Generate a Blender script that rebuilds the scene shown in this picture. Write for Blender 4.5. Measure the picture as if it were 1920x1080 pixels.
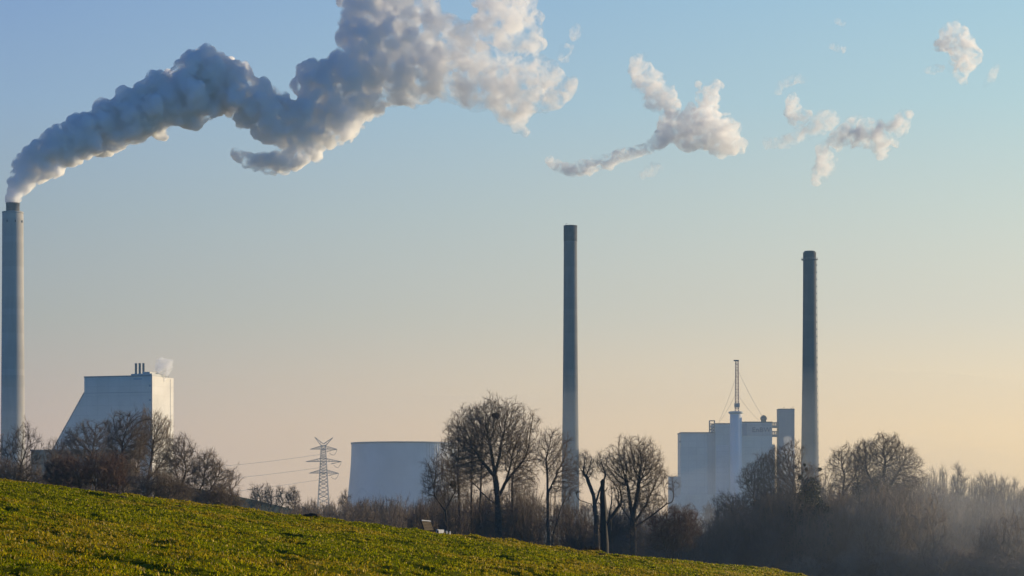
import bpy, bmesh, math, random
import numpy as np
from mathutils import Vector, Matrix, noise as mnoise

# ------------------------------------------------------------------ scene, camera, light
S = bpy.context.scene
for o in list(bpy.data.objects):
    bpy.data.objects.remove(o)
C = S.collection
R = math.radians
LENS = 84.7
F = 1920 * LENS / 36.0          # focal length in photo pixels
CZ = 10.0                       # eye height above the flood plain
HY = 950                        # photo row of the horizon

cam_d = bpy.data.cameras.new('camera')
cam = bpy.data.objects.new('camera', cam_d)
C.objects.link(cam)
cam.location = (0, 0, CZ)
cam.rotation_euler = (R(90), 0, 0)
cam_d.lens = LENS
cam_d.sensor_width = 36
cam_d.shift_y = (HY - 540) / 1920.0
cam_d.clip_start = 0.5
cam_d.clip_end = 20000
S.camera = cam

SUN_AZ, SUN_EL = R(62), R(10)   # azimuth measured from the view direction towards +X
sun_dir = Vector((math.sin(SUN_AZ) * math.cos(SUN_EL), math.cos(SUN_AZ) * math.cos(SUN_EL), math.sin(SUN_EL)))
sun_d = bpy.data.lights.new('sun', 'SUN')
sun_d.energy = 5.0
sun_d.angle = R(0.5)
sun_d.color = (1.0, 0.80, 0.53)
sun = bpy.data.objects.new('sun', sun_d)
C.objects.link(sun)
sun.location = (300, 100, 300)
sun.rotation_euler = sun_dir.to_track_quat('Z', 'Y').to_euler()

S.view_settings.view_transform = 'Standard'
S.view_settings.look = 'None'
S.view_settings.exposure = 0.35
S.view_settings.gamma = 1.0
S.render.engine = 'CYCLES'
S.cycles.max_bounces = 14
S.cycles.diffuse_bounces = 2
S.cycles.glossy_bounces = 2
S.cycles.transmission_bounces = 4
S.cycles.volume_bounces = 12
S.cycles.transparent_max_bounces = 48
S.cycles.volume_max_steps = 512
S.cycles.use_denoising = True
S.cycles.caustics_reflective = False
S.cycles.caustics_refractive = False


def lin(r, g, b):
    f = lambda c: ((c / 255 + 0.055) / 1.055) ** 2.4 if c / 255 > 0.04045 else c / 255 / 12.92
    return (f(r), f(g), f(b), 1.0)


SKY_STRENGTH = 0.08
W = bpy.data.worlds.new('World')
S.world = W
W.use_nodes = True
nt = W.node_tree
nt.nodes.clear()
N = nt.nodes.new
out = N('ShaderNodeOutputWorld')
bg = N('ShaderNodeBackground')
bg.inputs['Strength'].default_value = SKY_STRENGTH
nt.links.new(bg.outputs[0], out.inputs['Surface'])
sky = N('ShaderNodeTexSky')
sky.sky_type = 'NISHITA'
sky.sun_disc = False
sky.sun_elevation = SUN_EL
sky.sun_rotation = SUN_AZ
sky.air_density = 1.0
sky.dust_density = 1.5
sky.ozone_density = 3.0
tc = N('ShaderNodeTexCoord')
sep = N('ShaderNodeSeparateXYZ')
nt.links.new(tc.outputs['Generated'], sep.inputs[0])


def ramp(stops, zmax):
    r = N('ShaderNodeValToRGB')
    mr = N('ShaderNodeMapRange')
    mr.inputs['From Min'].default_value = 0.0
    mr.inputs['From Max'].default_value = zmax
    nt.links.new(sep.outputs['Z'], mr.inputs['Value'])
    nt.links.new(mr.outputs[0], r.inputs[0])
    el = r.color_ramp.elements
    while len(el) < len(stops):
        el.new(0.5)
    for e, (z, c) in zip(el, stops):
        e.position = z / zmax
        e.color = lin(*c)
    return r


# clear winter evening air: cream horizon paling to blue, warmer towards the sun
r_away = ramp([(0.0, (209, 181, 161)), (0.033, (201, 179, 162)), (0.077, (180, 179, 170)), (0.121, (162, 177, 185)),
               (0.164, (146, 173, 200)), (0.206, (131, 162, 202)), (0.30, (100, 138, 188))], 0.30)
r_sun = ramp([(0.0, (258, 222, 166)), (0.033, (262, 231, 181)), (0.077, (234, 225, 201)), (0.121, (212, 221, 210)),
              (0.164, (187, 215, 219)), (0.206, (170, 206, 222)), (0.30, (128, 180, 214))], 0.30)
mx = N('ShaderNodeMapRange')
mx.inputs['From Min'].default_value = -0.20
mx.inputs['From Max'].default_value = 0.21
nt.links.new(sep.outputs['X'], mx.inputs['Value'])
mixa = N('ShaderNodeMix')
mixa.data_type = 'RGBA'
nt.links.new(mx.outputs[0], mixa.inputs['Factor'])
nt.links.new(r_away.outputs[0], mixa.inputs[6])
nt.links.new(r_sun.outputs[0], mixa.inputs[7])
sc_ = N('ShaderNodeVectorMath')
sc_.operation = 'SCALE'
sc_.inputs['Scale'].default_value = 0.785 / SKY_STRENGTH
nt.links.new(mixa.outputs[2], sc_.inputs[0])
mz = N('ShaderNodeMapRange')
mz.inputs['From Min'].default_value = 0.22
mz.inputs['From Max'].default_value = 0.42
nt.links.new(sep.outputs['Z'], mz.inputs['Value'])
mixb = N('ShaderNodeMix')
mixb.data_type = 'RGBA'
nt.links.new(mz.outputs[0], mixb.inputs['Factor'])
nt.links.new(sc_.outputs[0], mixb.inputs[6])
nt.links.new(sky.outputs[0], mixb.inputs[7])
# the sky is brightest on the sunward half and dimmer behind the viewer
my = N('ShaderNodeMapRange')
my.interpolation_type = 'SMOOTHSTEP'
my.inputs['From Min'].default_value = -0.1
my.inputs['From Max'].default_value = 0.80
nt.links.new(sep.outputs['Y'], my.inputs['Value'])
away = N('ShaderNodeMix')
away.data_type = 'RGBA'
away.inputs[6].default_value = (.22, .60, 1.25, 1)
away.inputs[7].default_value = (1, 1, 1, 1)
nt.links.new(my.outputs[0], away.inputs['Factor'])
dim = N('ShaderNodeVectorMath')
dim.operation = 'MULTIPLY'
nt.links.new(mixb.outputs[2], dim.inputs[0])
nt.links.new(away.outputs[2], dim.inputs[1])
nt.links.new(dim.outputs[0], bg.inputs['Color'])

# ------------------------------------------------------------------ helpers


def P(px, py, Y):
    return Vector(((px - 960) / F * Y, Y, CZ + (HY - py) / F * Y))


def mpp(Y):
    return Y / F


def tag(o, label=None, cat=None, group=None, kind=None):
    if label: o['label'] = label
    if cat: o['category'] = cat
    if group: o['group'] = group
    if kind: o['kind'] = kind
    return o


def empty(name, loc, rz=0, label=None, cat=None, group=None):
    o = bpy.data.objects.new(name, None)
    C.objects.link(o)
    o.location = loc
    o.rotation_euler = (0, 0, rz)
    o.empty_display_size = 0.5
    return tag(o, label, cat, group)


def link_mesh(name, me, m, parent=None, loc=None):
    o = bpy.data.objects.new(name, me)
    C.objects.link(o)
    if m is not None:
        me.materials.append(m)
    if parent is not None:
        o.parent = parent
    if loc is not None:
        o.location = loc
    return o


def obj_bm(name, bm, m, parent=None, loc=None, smooth=False):
    me = bpy.data.meshes.new(name)
    bmesh.ops.recalc_face_normals(bm, faces=bm.faces)
    if smooth:
        for f in bm.faces: f.smooth = True
    bm.to_mesh(me)
    bm.free()
    return link_mesh(name, me, m, parent, loc)


def mesh_np(name, verts, faces, smooth=False):
    """verts (n,3); faces list of int arrays (m,k)"""
    me = bpy.data.meshes.new(name)
    verts = np.asarray(verts, dtype=np.float32)
    me.vertices.add(len(verts))
    me.vertices.foreach_set('co', verts.ravel())
    faces = [np.asarray(f, dtype=np.int32) for f in faces if len(f)]
    loops = np.concatenate([f.ravel() for f in faces])
    sizes = np.concatenate([np.full(len(f), f.shape[1], dtype=np.int32) for f in faces])
    starts = np.concatenate([[0], np.cumsum(sizes)[:-1]]).astype(np.int32)
    me.loops.add(len(loops))
    me.loops.foreach_set('vertex_index', loops)
    me.polygons.add(len(sizes))
    me.polygons.foreach_set('loop_start', starts)
    me.polygons.foreach_set('loop_total', sizes)
    if smooth:
        me.polygons.foreach_set('use_smooth', np.ones(len(sizes), dtype=bool))
    me.update(calc_edges=True)
    return me


def box(bm, x0, x1, y0, y1, z0, z1, mtx=None):
    vs = [bm.verts.new(v) for v in ((x0, y0, z0), (x1, y0, z0), (x1, y1, z0), (x0, y1, z0), (x0, y0, z1), (x1, y0, z1), (x1, y1, z1), (x0, y1, z1))]
    if mtx is not None:
        for v in vs: v.co = mtx @ v.co
    for f in ((0, 3, 2, 1), (4, 5, 6, 7), (0, 1, 5, 4), (1, 2, 6, 5), (2, 3, 7, 6), (3, 0, 4, 7)):
        bm.faces.new([vs[i] for i in f])
    return vs


def bar(bm, a, b, r, n=4, r2=None):
    a, b = Vector(a), Vector(b)
    d = (b - a).normalized()
    u = d.orthogonal().normalized()
    w = d.cross(u)
    r2 = r if r2 is None else r2
    A = [bm.verts.new(a + (u * math.cos(t) + w * math.sin(t)) * r) for t in [2 * math.pi * (i + .5) / n for i in range(n)]]
    B = [bm.verts.new(b + (u * math.cos(t) + w * math.sin(t)) * r2) for t in [2 * math.pi * (i + .5) / n for i in range(n)]]
    for i in range(n):
        bm.faces.new((A[i], A[(i + 1) % n], B[(i + 1) % n], B[i]))
    bm.faces.new(A[::-1])
    bm.faces.new(B)


def lathe(prof, n=64, cap_top=True, cap_bottom=False):
    """prof: list of (r, z)"""
    bm = bmesh.new()
    rings = []
    for r, z in prof:
        rings.append([bm.verts.new((r * math.cos(2 * math.pi * i / n), r * math.sin(2 * math.pi * i / n), z)) for i in range(n)])
    for a, b in zip(rings, rings[1:]):
        for i in range(n):
            f = bm.faces.new((a[i], a[(i + 1) % n], b[(i + 1) % n], b[i]))
            f.smooth = True
    if cap_top: bm.faces.new(rings[-1])
    if cap_bottom: bm.faces.new(rings[0][::-1])
    return bm


# ------------------------------------------------------------------ materials


def mat(name):
    m = bpy.data.materials.new(name)
    m.use_nodes = True
    n = m.node_tree
    n.nodes.clear()
    return m, n


def noisy(name, c1, c2, scale=1.0, rough=0.85, stretch=(1, 1, 1), detail=5, bump=0.0, c3=None, spec=0.25, lifts=0.0):
    """matt surface whose own colour varies between c1 and c2"""
    m, n = mat(name)
    o = n.nodes.new('ShaderNodeOutputMaterial')
    b = n.nodes.new('ShaderNodeBsdfPrincipled')
    b.inputs['Roughness'].default_value = rough
    b.inputs['Specular IOR Level'].default_value = spec
    n.links.new(b.outputs[0], o.inputs['Surface'])
    t = n.nodes.new('ShaderNodeTexCoord')
    mp = n.nodes.new('ShaderNodeMapping')
    mp.inputs['Scale'].default_value = stretch
    n.links.new(t.outputs['Object'], mp.inputs['Vector'])
    x = n.nodes.new('ShaderNodeTexNoise')
    x.inputs['Scale'].default_value = scale
    x.inputs['Detail'].default_value = detail
    x.inputs['Roughness'].default_value = 0.6
    n.links.new(mp.outputs[0], x.inputs['Vector'])
    r = n.nodes.new('ShaderNodeValToRGB')
    e = r.color_ramp.elements
    e[0].position, e[1].position = 0.33, 0.67
    e[0].color = (*c1, 1)
    e[1].color = (*c2, 1)
    if c3:
        k = e.new(0.5)
        k.color = (*c3, 1)
    n.links.new(x.outputs['Fac'], r.inputs[0])
    colour = r.outputs[0]
    if lifts:                     # slightly uneven concrete pours, one above the other
        sp = n.nodes.new('ShaderNodeSeparateXYZ')
        n.links.new(t.outputs['Object'], sp.inputs[0])
        sn = n.nodes.new('ShaderNodeMath'); sn.operation = 'SNAP'
        sn.inputs[1].default_value = 4.5
        n.links.new(sp.outputs[2], sn.inputs[0])
        wn = n.nodes.new('ShaderNodeTexWhiteNoise'); wn.noise_dimensions = '1D'
        n.links.new(sn.outputs[0], wn.inputs['W'])
        lr = n.nodes.new('ShaderNodeMapRange')
        lr.inputs['To Min'].default_value, lr.inputs['To Max'].default_value = 1 - lifts, 1 + lifts
        n.links.new(wn.outputs['Value'], lr.inputs['Value'])
        sk = n.nodes.new('ShaderNodeVectorMath'); sk.operation = 'SCALE'
        n.links.new(colour, sk.inputs[0]); n.links.new(lr.outputs[0], sk.inputs['Scale'])
        colour = sk.outputs[0]
    n.links.new(colour, b.inputs['Base Color'])
    if bump:
        bp = n.nodes.new('ShaderNodeBump')
        bp.inputs['Strength'].default_value = bump
        n.links.new(x.outputs['Fac'], bp.inputs['Height'])
        n.links.new(bp.outputs[0], b.inputs['Normal'])
    return m


def clad(name, c1, c2, pw, ph, seam=0.82):
    """sheet-metal cladding: panels pw by ph metres with thin darker seams"""
    m, n = mat(name)
    o = n.nodes.new('ShaderNodeOutputMaterial')
    b = n.nodes.new('ShaderNodeBsdfPrincipled')
    b.inputs['Roughness'].default_value = 0.6
    b.inputs['Specular IOR Level'].default_value = 0.2
    n.links.new(b.outputs[0], o.inputs['Surface'])
    t = n.nodes.new('ShaderNodeTexCoord')
    s = n.nodes.new('ShaderNodeSeparateXYZ')
    n.links.new(t.outputs['Object'], s.inputs[0])
    ad = n.nodes.new('ShaderNodeMath'); ad.operation = 'ADD'
    n.links.new(s.outputs[0], ad.inputs[0]); n.links.new(s.outputs[1], ad.inputs[1])
    cb = n.nodes.new('ShaderNodeCombineXYZ')
    n.links.new(ad.outputs[0], cb.inputs[0]); n.links.new(s.outputs[2], cb.inputs[1])
    br = n.nodes.new('ShaderNodeTexBrick')
    br.offset = 0.0
    br.inputs['Scale'].default_value = 1.0
    br.inputs['Brick Width'].default_value = pw
    br.inputs['Row Height'].default_value = ph
    br.inputs['Mortar Size'].default_value = 0.12
    br.inputs['Color1'].default_value = (*c1, 1)
    br.inputs['Color2'].default_value = (*c2, 1)
    br.inputs['Mortar'].default_value = tuple(c * seam for c in c1) + (1,)
    n.links.new(cb.outputs[0], br.inputs['Vector'])
    x = n.nodes.new('ShaderNodeTexNoise')
    x.inputs['Scale'].default_value = 0.06
    x.inputs['Detail'].default_value = 6
    n.links.new(t.outputs['Object'], x.inputs['Vector'])
    mr = n.nodes.new('ShaderNodeMapRange')
    mr.inputs['To Min'].default_value = 0.74
    mr.inputs['To Max'].default_value = 1.16
    n.links.new(x.outputs['Fac'], mr.inputs['Value'])
    ml = n.nodes.new('ShaderNodeVectorMath'); ml.operation = 'SCALE'
    n.links.new(br.outputs['Color'], ml.inputs[0]); n.links.new(mr.outputs[0], ml.inputs['Scale'])
    n.links.new(ml.outputs[0], b.inputs['Base Color'])
    return m


M = {}
M['concrete_pale'] = noisy('pale_concrete', (.30, .285, .26), (.40, .38, .345), .12, .9, (1, 1, .12), bump=.1, lifts=.09)
M['concrete_mid'] = noisy('grey_concrete', (.11, .105, .10), (.17, .165, .155), .12, .9, (1, 1, .12), bump=.1, lifts=.10)
M['concrete_dark'] = noisy('sooty_concrete', (.055, .052, .05), (.10, .095, .09), .12, .9, (1, 1, .12), bump=.1, lifts=.10)
M['soot'] = noisy('sooty_flue', (.035, .035, .035), (.065, .06, .06), .3, .8)
M['steel'] = noisy('galvanised_steel', (.20, .20, .21), (.28, .27, .27), .4, .55, spec=.4)
M['steel_dark'] = noisy('dark_steel', (.07, .07, .075), (.12, .12, .12), .4, .6, spec=.4)
M['white_clad'] = clad('white_cladding', (.68, .64, .56), (.71, .67, .59), 9, 7, .84)
M['blue_clad'] = clad('pale_blue_cladding', (.70, .69, .60), (.74, .73, .63), 6, 5, .84)
M['grey_clad'] = clad('grey_cladding', (.50, .50, .46), (.54, .53, .49), 6, 4, .82)
M['dark_clad'] = clad('slate_blue_cladding', (.26, .33, .42), (.28, .35, .43), 5, 4, .9)
M['tower_conc'] = noisy('stair_tower_concrete', (.30, .29, .28), (.38, .36, .34), .15, .9, (1, 1, .3))
M['lettering'] = noisy('blue_lettering', (.09, .12, .18), (.11, .14, .20), 1, .6)
M['brick'] = noisy('weathered_brick', (.09, .065, .055), (.14, .10, .08), .5, .9)
M['bark'] = noisy('dark_bark', (.075, .060, .047), (.14, .112, .088), 1.2, .95, (1, 1, .3))
M['twig'] = noisy('winter_twigs', (.14, .107, .077), (.24, .185, .135), .35, .95)
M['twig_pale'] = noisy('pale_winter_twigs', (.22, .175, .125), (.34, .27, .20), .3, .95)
M['twig_red'] = noisy('reddish_scrub_twigs', (.12, .075, .055), (.20, .125, .09), .25, .95)
M['bark_pale'] = noisy('pale_bark', (.12, .10, .08), (.20, .17, .13), 1.2, .95, (1, 1, .3))
M['ivy'] = noisy('ivy_leaf', (.018, .030, .014), (.042, .062, .026), .6, .6, spec=.3)
M['wood'] = noisy('weathered_timber', (.085, .06, .034), (.15, .11, .065), 3, .8, (1, 8, 8))
M['wood_dark'] = noisy('dark_timber', (.025, .022, .018), (.05, .042, .033), 3, .8, (1, 8, 8))
M['stone_white'] = noisy('whitewashed_concrete', (.62, .60, .55), (.78, .76, .71), 6, .85)
M['earth'] = noisy('earth_and_shade', (.025, .018, .012), (.055, .04, .026), 3, 1.0, bump=.3)
M['dry_weed'] = noisy('dry_brown_weed', (.10, .05, .02), (.20, .11, .05), 3, .9)
M['plain'] = noisy('winter_field', (.045, .052, .022), (.085, .078, .04), .02, 1.0)
M['dike'] = noisy('far_dike_turf', (.03, .045, .022), (.05, .06, .03), .08, 1.0)

# meadow soil under the grass blades
M['turf'] = noisy('turf_floor', (.05, .055, .004), (.20, .17, .02), 1.1, 1.0, c3=(.12, .125, .008), bump=.4, spec=0.0)


def grass_mat():
    m, n = mat('meadow_grass')
    o = n.nodes.new('ShaderNodeOutputMaterial')
    a = n.nodes.new('ShaderNodeAttribute')
    a.attribute_name = 'blade_colour'
    d = n.nodes.new('ShaderNodeBsdfDiffuse')
    t = n.nodes.new('ShaderNodeBsdfTranslucent')
    x = n.nodes.new('ShaderNodeMixShader')
    x.inputs[0].default_value = 0.6
    for b in (d, t):
        n.links.new(a.outputs['Color'], b.inputs['Color'])
    n.links.new(d.outputs[0], x.inputs[1])
    n.links.new(t.outputs[0], x.inputs[2])
    n.links.new(x.outputs[0], o.inputs['Surface'])
    return m


M['grass'] = grass_mat()


def steam_mat(name, dens, scale, lo, hi, aniso=0.35, step=0.3, skin=0.03, dist=0.4, colour=(1, 1, 1), grad=None, thin=None):
    """condensed steam: a scattering volume broken up by billowing noise, with a thin droplet skin"""
    m, n = mat(name)
    o = n.nodes.new('ShaderNodeOutputMaterial')
    t = n.nodes.new('ShaderNodeTexCoord')
    x = n.nodes.new('ShaderNodeTexNoise')
    x.inputs['Scale'].default_value = scale
    x.inputs['Detail'].default_value = 5.0
    x.inputs['Roughness'].default_value = 0.6
    x.inputs['Distortion'].default_value = dist
    n.links.new(t.outputs['Object'], x.inputs['Vector'])
    mr = n.nodes.new('ShaderNodeMapRange')
    mr.inputs['From Min'].default_value = lo
    mr.inputs['From Max'].default_value = hi
    mr.inputs['To Max'].default_value = dens
    src = x.outputs['Fac']
    if grad:                      # (x0, x1, shift): the plume thins as it drifts along X
        s = n.nodes.new('ShaderNodeSeparateXYZ')
        n.links.new(t.outputs['Object'], s.inputs[0])
        g = n.nodes.new('ShaderNodeMapRange')
        g.inputs['From Min'].default_value, g.inputs['From Max'].default_value = grad[0], grad[1]
        g.inputs['To Max'].default_value = grad[2]
        n.links.new(s.outputs[0], g.inputs['Value'])
        sb = n.nodes.new('ShaderNodeMath'); sb.operation = 'SUBTRACT'
        n.links.new(x.outputs['Fac'], sb.inputs[0])
        n.links.new(g.outputs[0], sb.inputs[1])
        src = sb.outputs[0]
    n.links.new(src, mr.inputs['Value'])
    v = n.nodes.new('ShaderNodeVolumePrincipled')
    v.inputs['Color'].default_value = (*colour, 1)
    v.inputs['Anisotropy'].default_value = aniso
    if thin:                      # (x0, x1, factor): the steam grows less dense as it drifts
        s2 = n.nodes.new('ShaderNodeSeparateXYZ')
        n.links.new(t.outputs['Object'], s2.inputs[0])
        g2 = n.nodes.new('ShaderNodeMapRange')
        g2.inputs['From Min'].default_value, g2.inputs['From Max'].default_value = thin[0], thin[1]
        g2.inputs['To Min'].default_value, g2.inputs['To Max'].default_value = 1.0, thin[2]
        n.links.new(s2.outputs[0], g2.inputs['Value'])
        mu = n.nodes.new('ShaderNodeMath'); mu.operation = 'MULTIPLY'
        n.links.new(mr.outputs[0], mu.inputs[0])
        n.links.new(g2.outputs[0], mu.inputs[1])
        n.links.new(mu.outputs[0], v.inputs['Density'])
    else:
        n.links.new(mr.outputs[0], v.inputs['Density'])
    n.links.new(v.outputs[0], o.inputs['Volume'])
    tr = n.nodes.new('ShaderNodeBsdfTransparent')
    df = n.nodes.new('ShaderNodeBsdfDiffuse')
    df.inputs['Color'].default_value = (.85, .85, .85, 1)
    mxs = n.nodes.new('ShaderNodeMixShader')
    mxs.inputs[0].default_value = skin
    n.links.new(tr.outputs[0], mxs.inputs[1])
    n.links.new(df.outputs[0], mxs.inputs[2])
    n.links.new(mxs.outputs[0], o.inputs['Surface'])
    m.cycles.volume_step_rate = step
    return m


# ------------------------------------------------------------------ ground and hill
bm = bmesh.new()
bmesh.ops.create_grid(bm, x_segments=40, y_segments=40, size=1)
for v in bm.verts:
    v.co = Vector((v.co.x * 1150, 1250 + v.co.y * 1400, 0))
tag(obj_bm('ground', bm, M['plain']), kind='structure')

PA, PB, PC = -2.9, -0.143, 0.0046     # the meadow slope relative to the eye: z = PA + PB x + PC y


def crest_Y(u):
    """distance at which the slope ends, for a viewing column u = x / y"""
    px = 960 + u * F
    xs = [-500, 0, 200, 400, 600, 800, 1000, 1200, 1350, 1450, 1520, 1700, 2000]
    ys = [896, 897, 921, 946, 970, 993, 1018, 1041, 1057, 1065, 1081, 1130, 1180]
    py = np.interp(px, xs, ys)
    k = (HY - py) / F
    return PA / (k - PB * u - PC)


def vnoise(x, y):
    xi, yi = np.floor(x), np.floor(y)
    u, v = x - xi, y - yi
    u, v = u * u * (3 - 2 * u), v * v * (3 - 2 * v)

    def h(a, b_):
        r = np.sin(a * 127.1 + b_ * 311.7) * 43758.5453
        return r - np.floor(r)
    return (h(xi, yi) * (1 - u) + h(xi + 1, yi) * u) * (1 - v) + (h(xi, yi + 1) * (1 - u) + h(xi + 1, yi + 1) * u) * v


def hill_z(X, Y):
    X = np.asarray(X, float); Y = np.asarray(Y, float)
    u = X / np.maximum(Y, 1.0)
    yc = crest_Y(u)
    s = Y - yc
    z = CZ + PA + PB * X + PC * Y
    drop = np.where(s > -6, np.where(s < 6, (s + 6) ** 2 / 24.0 * 0.42, s * 0.42), 0.0)
    z = z - drop
    # tussocky unevenness: slow swells, knobbly tufts and small trodden hollows
    z = z + 0.13 * (vnoise(X * .22, Y * .16) - .5) + 0.22 * (vnoise(X * .9 + 7, Y * .6) - .5) + 0.13 * (vnoise(X * 2.4 + 3, Y * 1.5) - .5)
    z = z - 0.22 * np.clip(vnoise(X * 1.15 + .5 * Y + 31, Y * .75 + 5) - .70, 0, 1) / .3
    return z


us = np.linspace((-420 - 960) / F, (1990 - 960) / F, 640)
ts = np.concatenate([np.linspace(0.06, 0.3, 16)[:-1], np.linspace(0.3, 1.06, 420), np.linspace(1.07, 1.35, 30)])
U, T = np.meshgrid(us, ts)
YY = T * crest_Y(U)
XX = U * YY
ZZ = hill_z(XX, YY)
nr, nc = U.shape
idx = np.arange(nr * nc).reshape(nr, nc)
q = np.stack([idx[:-1, :-1], idx[:-1, 1:], idx[1:, 1:], idx[1:, :-1]], -1).reshape(-1, 4)
hill = link_mesh('hill', mesh_np('hill', np.stack([XX, YY, ZZ], -1).reshape(-1, 3), [q], True), M['turf'])
tag(hill, kind='structure')


def make_grass(n, seed=3):
    g = np.random.default_rng(seed)
    # more blades per unit of ground near the eye; the patch covers the slope a little beyond the frame
    u = g.uniform((-120 - 960) / F, (1640 - 960) / F, n)
    yc = crest_Y(u)
    y0 = np.maximum(2.9 / (0.036 + PB * u + PC), 30)
    y0 = np.where(y0 > yc * .96, yc * .9, y0)
    t = g.uniform(0, 1, n) ** 0.8
    Y = y0 + (yc * 1.02 - y0) * t
    X = u * Y
    # gather the blades into tufts
    cell = 0.27
    cx, cy = np.floor(X / cell), np.floor(Y / cell)
    h = np.sin(cx * 127.1 + cy * 311.7) * 43758.5453
    h = h - np.floor(h)
    h2 = np.sin(cx * 269.5 + cy * 183.3) * 24634.6345
    h2 = h2 - np.floor(h2)
    X = X + (cx * cell + h * cell - X) * 0.28
    Y = Y + (cy * cell + h2 * cell - Y) * 0.28
    Z = hill_z(X, Y)
    # patches: lush / straw / thin
    p1 = .6 * vnoise(X * .23 + 11, Y * .10) + .4 * vnoise(X * .8, Y * .35 + 9)
    p2 = .5 * vnoise(X * .5 + 40, Y * .2) + .5 * vnoise(X * 1.6 + 3, Y * .8)
    hole = np.clip(vnoise(X * 1.15 + .5 * Y + 31, Y * .75 + 5) - .70, 0, 1) / .3
    keep = g.uniform(0, 1, n) < (0.35 + 0.8 * h) * (1 - .85 * hole)
    X, Y, Z, h, h2, p1, p2, hole = [a[keep] for a in (X, Y, Z, h, h2, p1, p2, hole)]
    n = len(X)
    L = (0.045 + 0.06 * g.uniform(0, 1, n)) * (0.55 + 0.75 * h) * (0.8 + .4 * p2)
    az = g.uniform(0, 2 * np.pi, n)
    lean = g.uniform(0.25, 1.45, n)
    wd = (0.009 + 0.013 * g.uniform(0, 1, n)) * (0.75 + Y / 160)
    dx, dy = np.cos(az), np.sin(az)
    sx, sy = -dy, dx
    base = np.stack([X, Y, Z - 0.01], -1)
    side = np.stack([sx, sy, np.zeros(n)], -1) * wd[:, None]
    mid = base + np.stack([dx * np.sin(lean * .5), dy * np.sin(lean * .5), np.cos(lean * .5)], -1) * (L * .6)[:, None]
    tip = mid + np.stack([dx * np.sin(lean * 1.3), dy * np.sin(lean * 1.3), np.cos(lean * 1.3)], -1) * (L * .5)[:, None]
    V = np.stack([base - side, base + side, mid + side * .8, mid - side * .8, tip], 1).reshape(-1, 3)
    i = np.arange(n)[:, None] * 5
    quads = i + np.array([[0, 1, 2, 3]])
    tris = i + np.array([[3, 2, 4]])
    me = mesh_np('grass', V, [quads, tris])
    green = np.array([.15, .185, .004]); lime = np.array([.36, .335, .006]); straw = np.array([.52, .40, .13]); dark = np.array([.07, .095, .004]); ochre = np.array([.34, .25, .012])
    r = g.uniform(0, 1, n)
    far = np.clip((X + 0.0 * Y - 2) / 18, 0, 1)          # the far shoulder of the meadow is drier
    pst = 0.05 + 0.08 * (p1 > .60) + 0.24 * far
    pdk = 0.12 + 0.14 * (p1 < .40)
    c = np.where((r < pst)[:, None], straw, np.where((r < pst + pdk)[:, None], dark, np.where((g.uniform(0, 1, n) < .35 + .4 * p2)[:, None], lime, green)))
    oc = (g.uniform(0, 1, n) < np.clip((p1 - .45) * 4, 0, .8)) & (r >= pst)
    c[oc] = ochre
    c = c * (0.75 + 0.5 * g.uniform(0, 1, n))[:, None] * (0.8 + .4 * h2)[:, None]
    col = np.concatenate([np.repeat(c, 5, 0), np.ones((n * 5, 1))], 1).astype(np.float32)
    at = me.color_attributes.new('blade_colour', 'FLOAT_COLOR', 'POINT')
    at.data.foreach_set('color', col.ravel())
    o = link_mesh('grass', me, M['grass'])
    tag(o, 'short tussocky yellow-green meadow grass covering the near slope', 'grass', kind='stuff')
    return o


make_grass(760000)
# ------------------------------------------------------------------ chimneys and power station
CH_Y = 1800
k = mpp(CH_Y)


def chimney(name, px, Y, prof, label, m, extra=None):
    """prof: (row, radius in photo pixels) from top to bottom"""
    k = mpp(Y)
    base = P(px, HY, Y); base.z = 0
    root = empty(name, base, 0, label, 'chimney', 'tall concrete chimneys of the power station')
    pr = [(r * k, P(px, y, Y).z) for y, r in prof][::-1]
    pr[0] = (pr[0][0] * 1.0, 0.0)
    obj_bm('shaft', lathe(pr, 64), m, root)
    return root, k


# tall chimney that is steaming
r0, k = chimney('chimney', 24, CH_Y, [(400, 19.3), (402, 19.6), (480, 19.9), (600, 20.5), (700, 21.2), (800, 22.0), (900, 23.0)],
                'tall pale chimney with a narrower flue, pouring out the steam plume', M['concrete_pale'])
zt = P(0, 400, CH_Y).z
obj_bm('flue', lathe([(12.6 * k, zt), (12.6 * k, zt + 17.2 * k), (13.0 * k, zt + 17.2 * k), (13.0 * k, zt + 19.5 * k), (11.2 * k, zt + 19.5 * k), (11.2 * k, zt + 8 * k)], 48), M['concrete_mid'], r0)
obj_bm('parapet', lathe([(19.4 * k, zt - .2), (19.9 * k, zt - .2), (19.9 * k, zt + 1.1), (19.5 * k, zt + 1.1), (19.5 * k, zt + .1)], 64, False), M['concrete_pale'], r0)
for a in (-1.9, -1.1, -.35):
    bm = bmesh.new(); rr = 19.75 * k
    box(bm, rr * math.cos(a) - .5, rr * math.cos(a) + .5, rr * math.sin(a) - .35, rr * math.sin(a) + .35, zt - 7.2, zt - 5.6)
    obj_bm('warning_lamp', bm, M['steel_dark'], r0)

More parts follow.
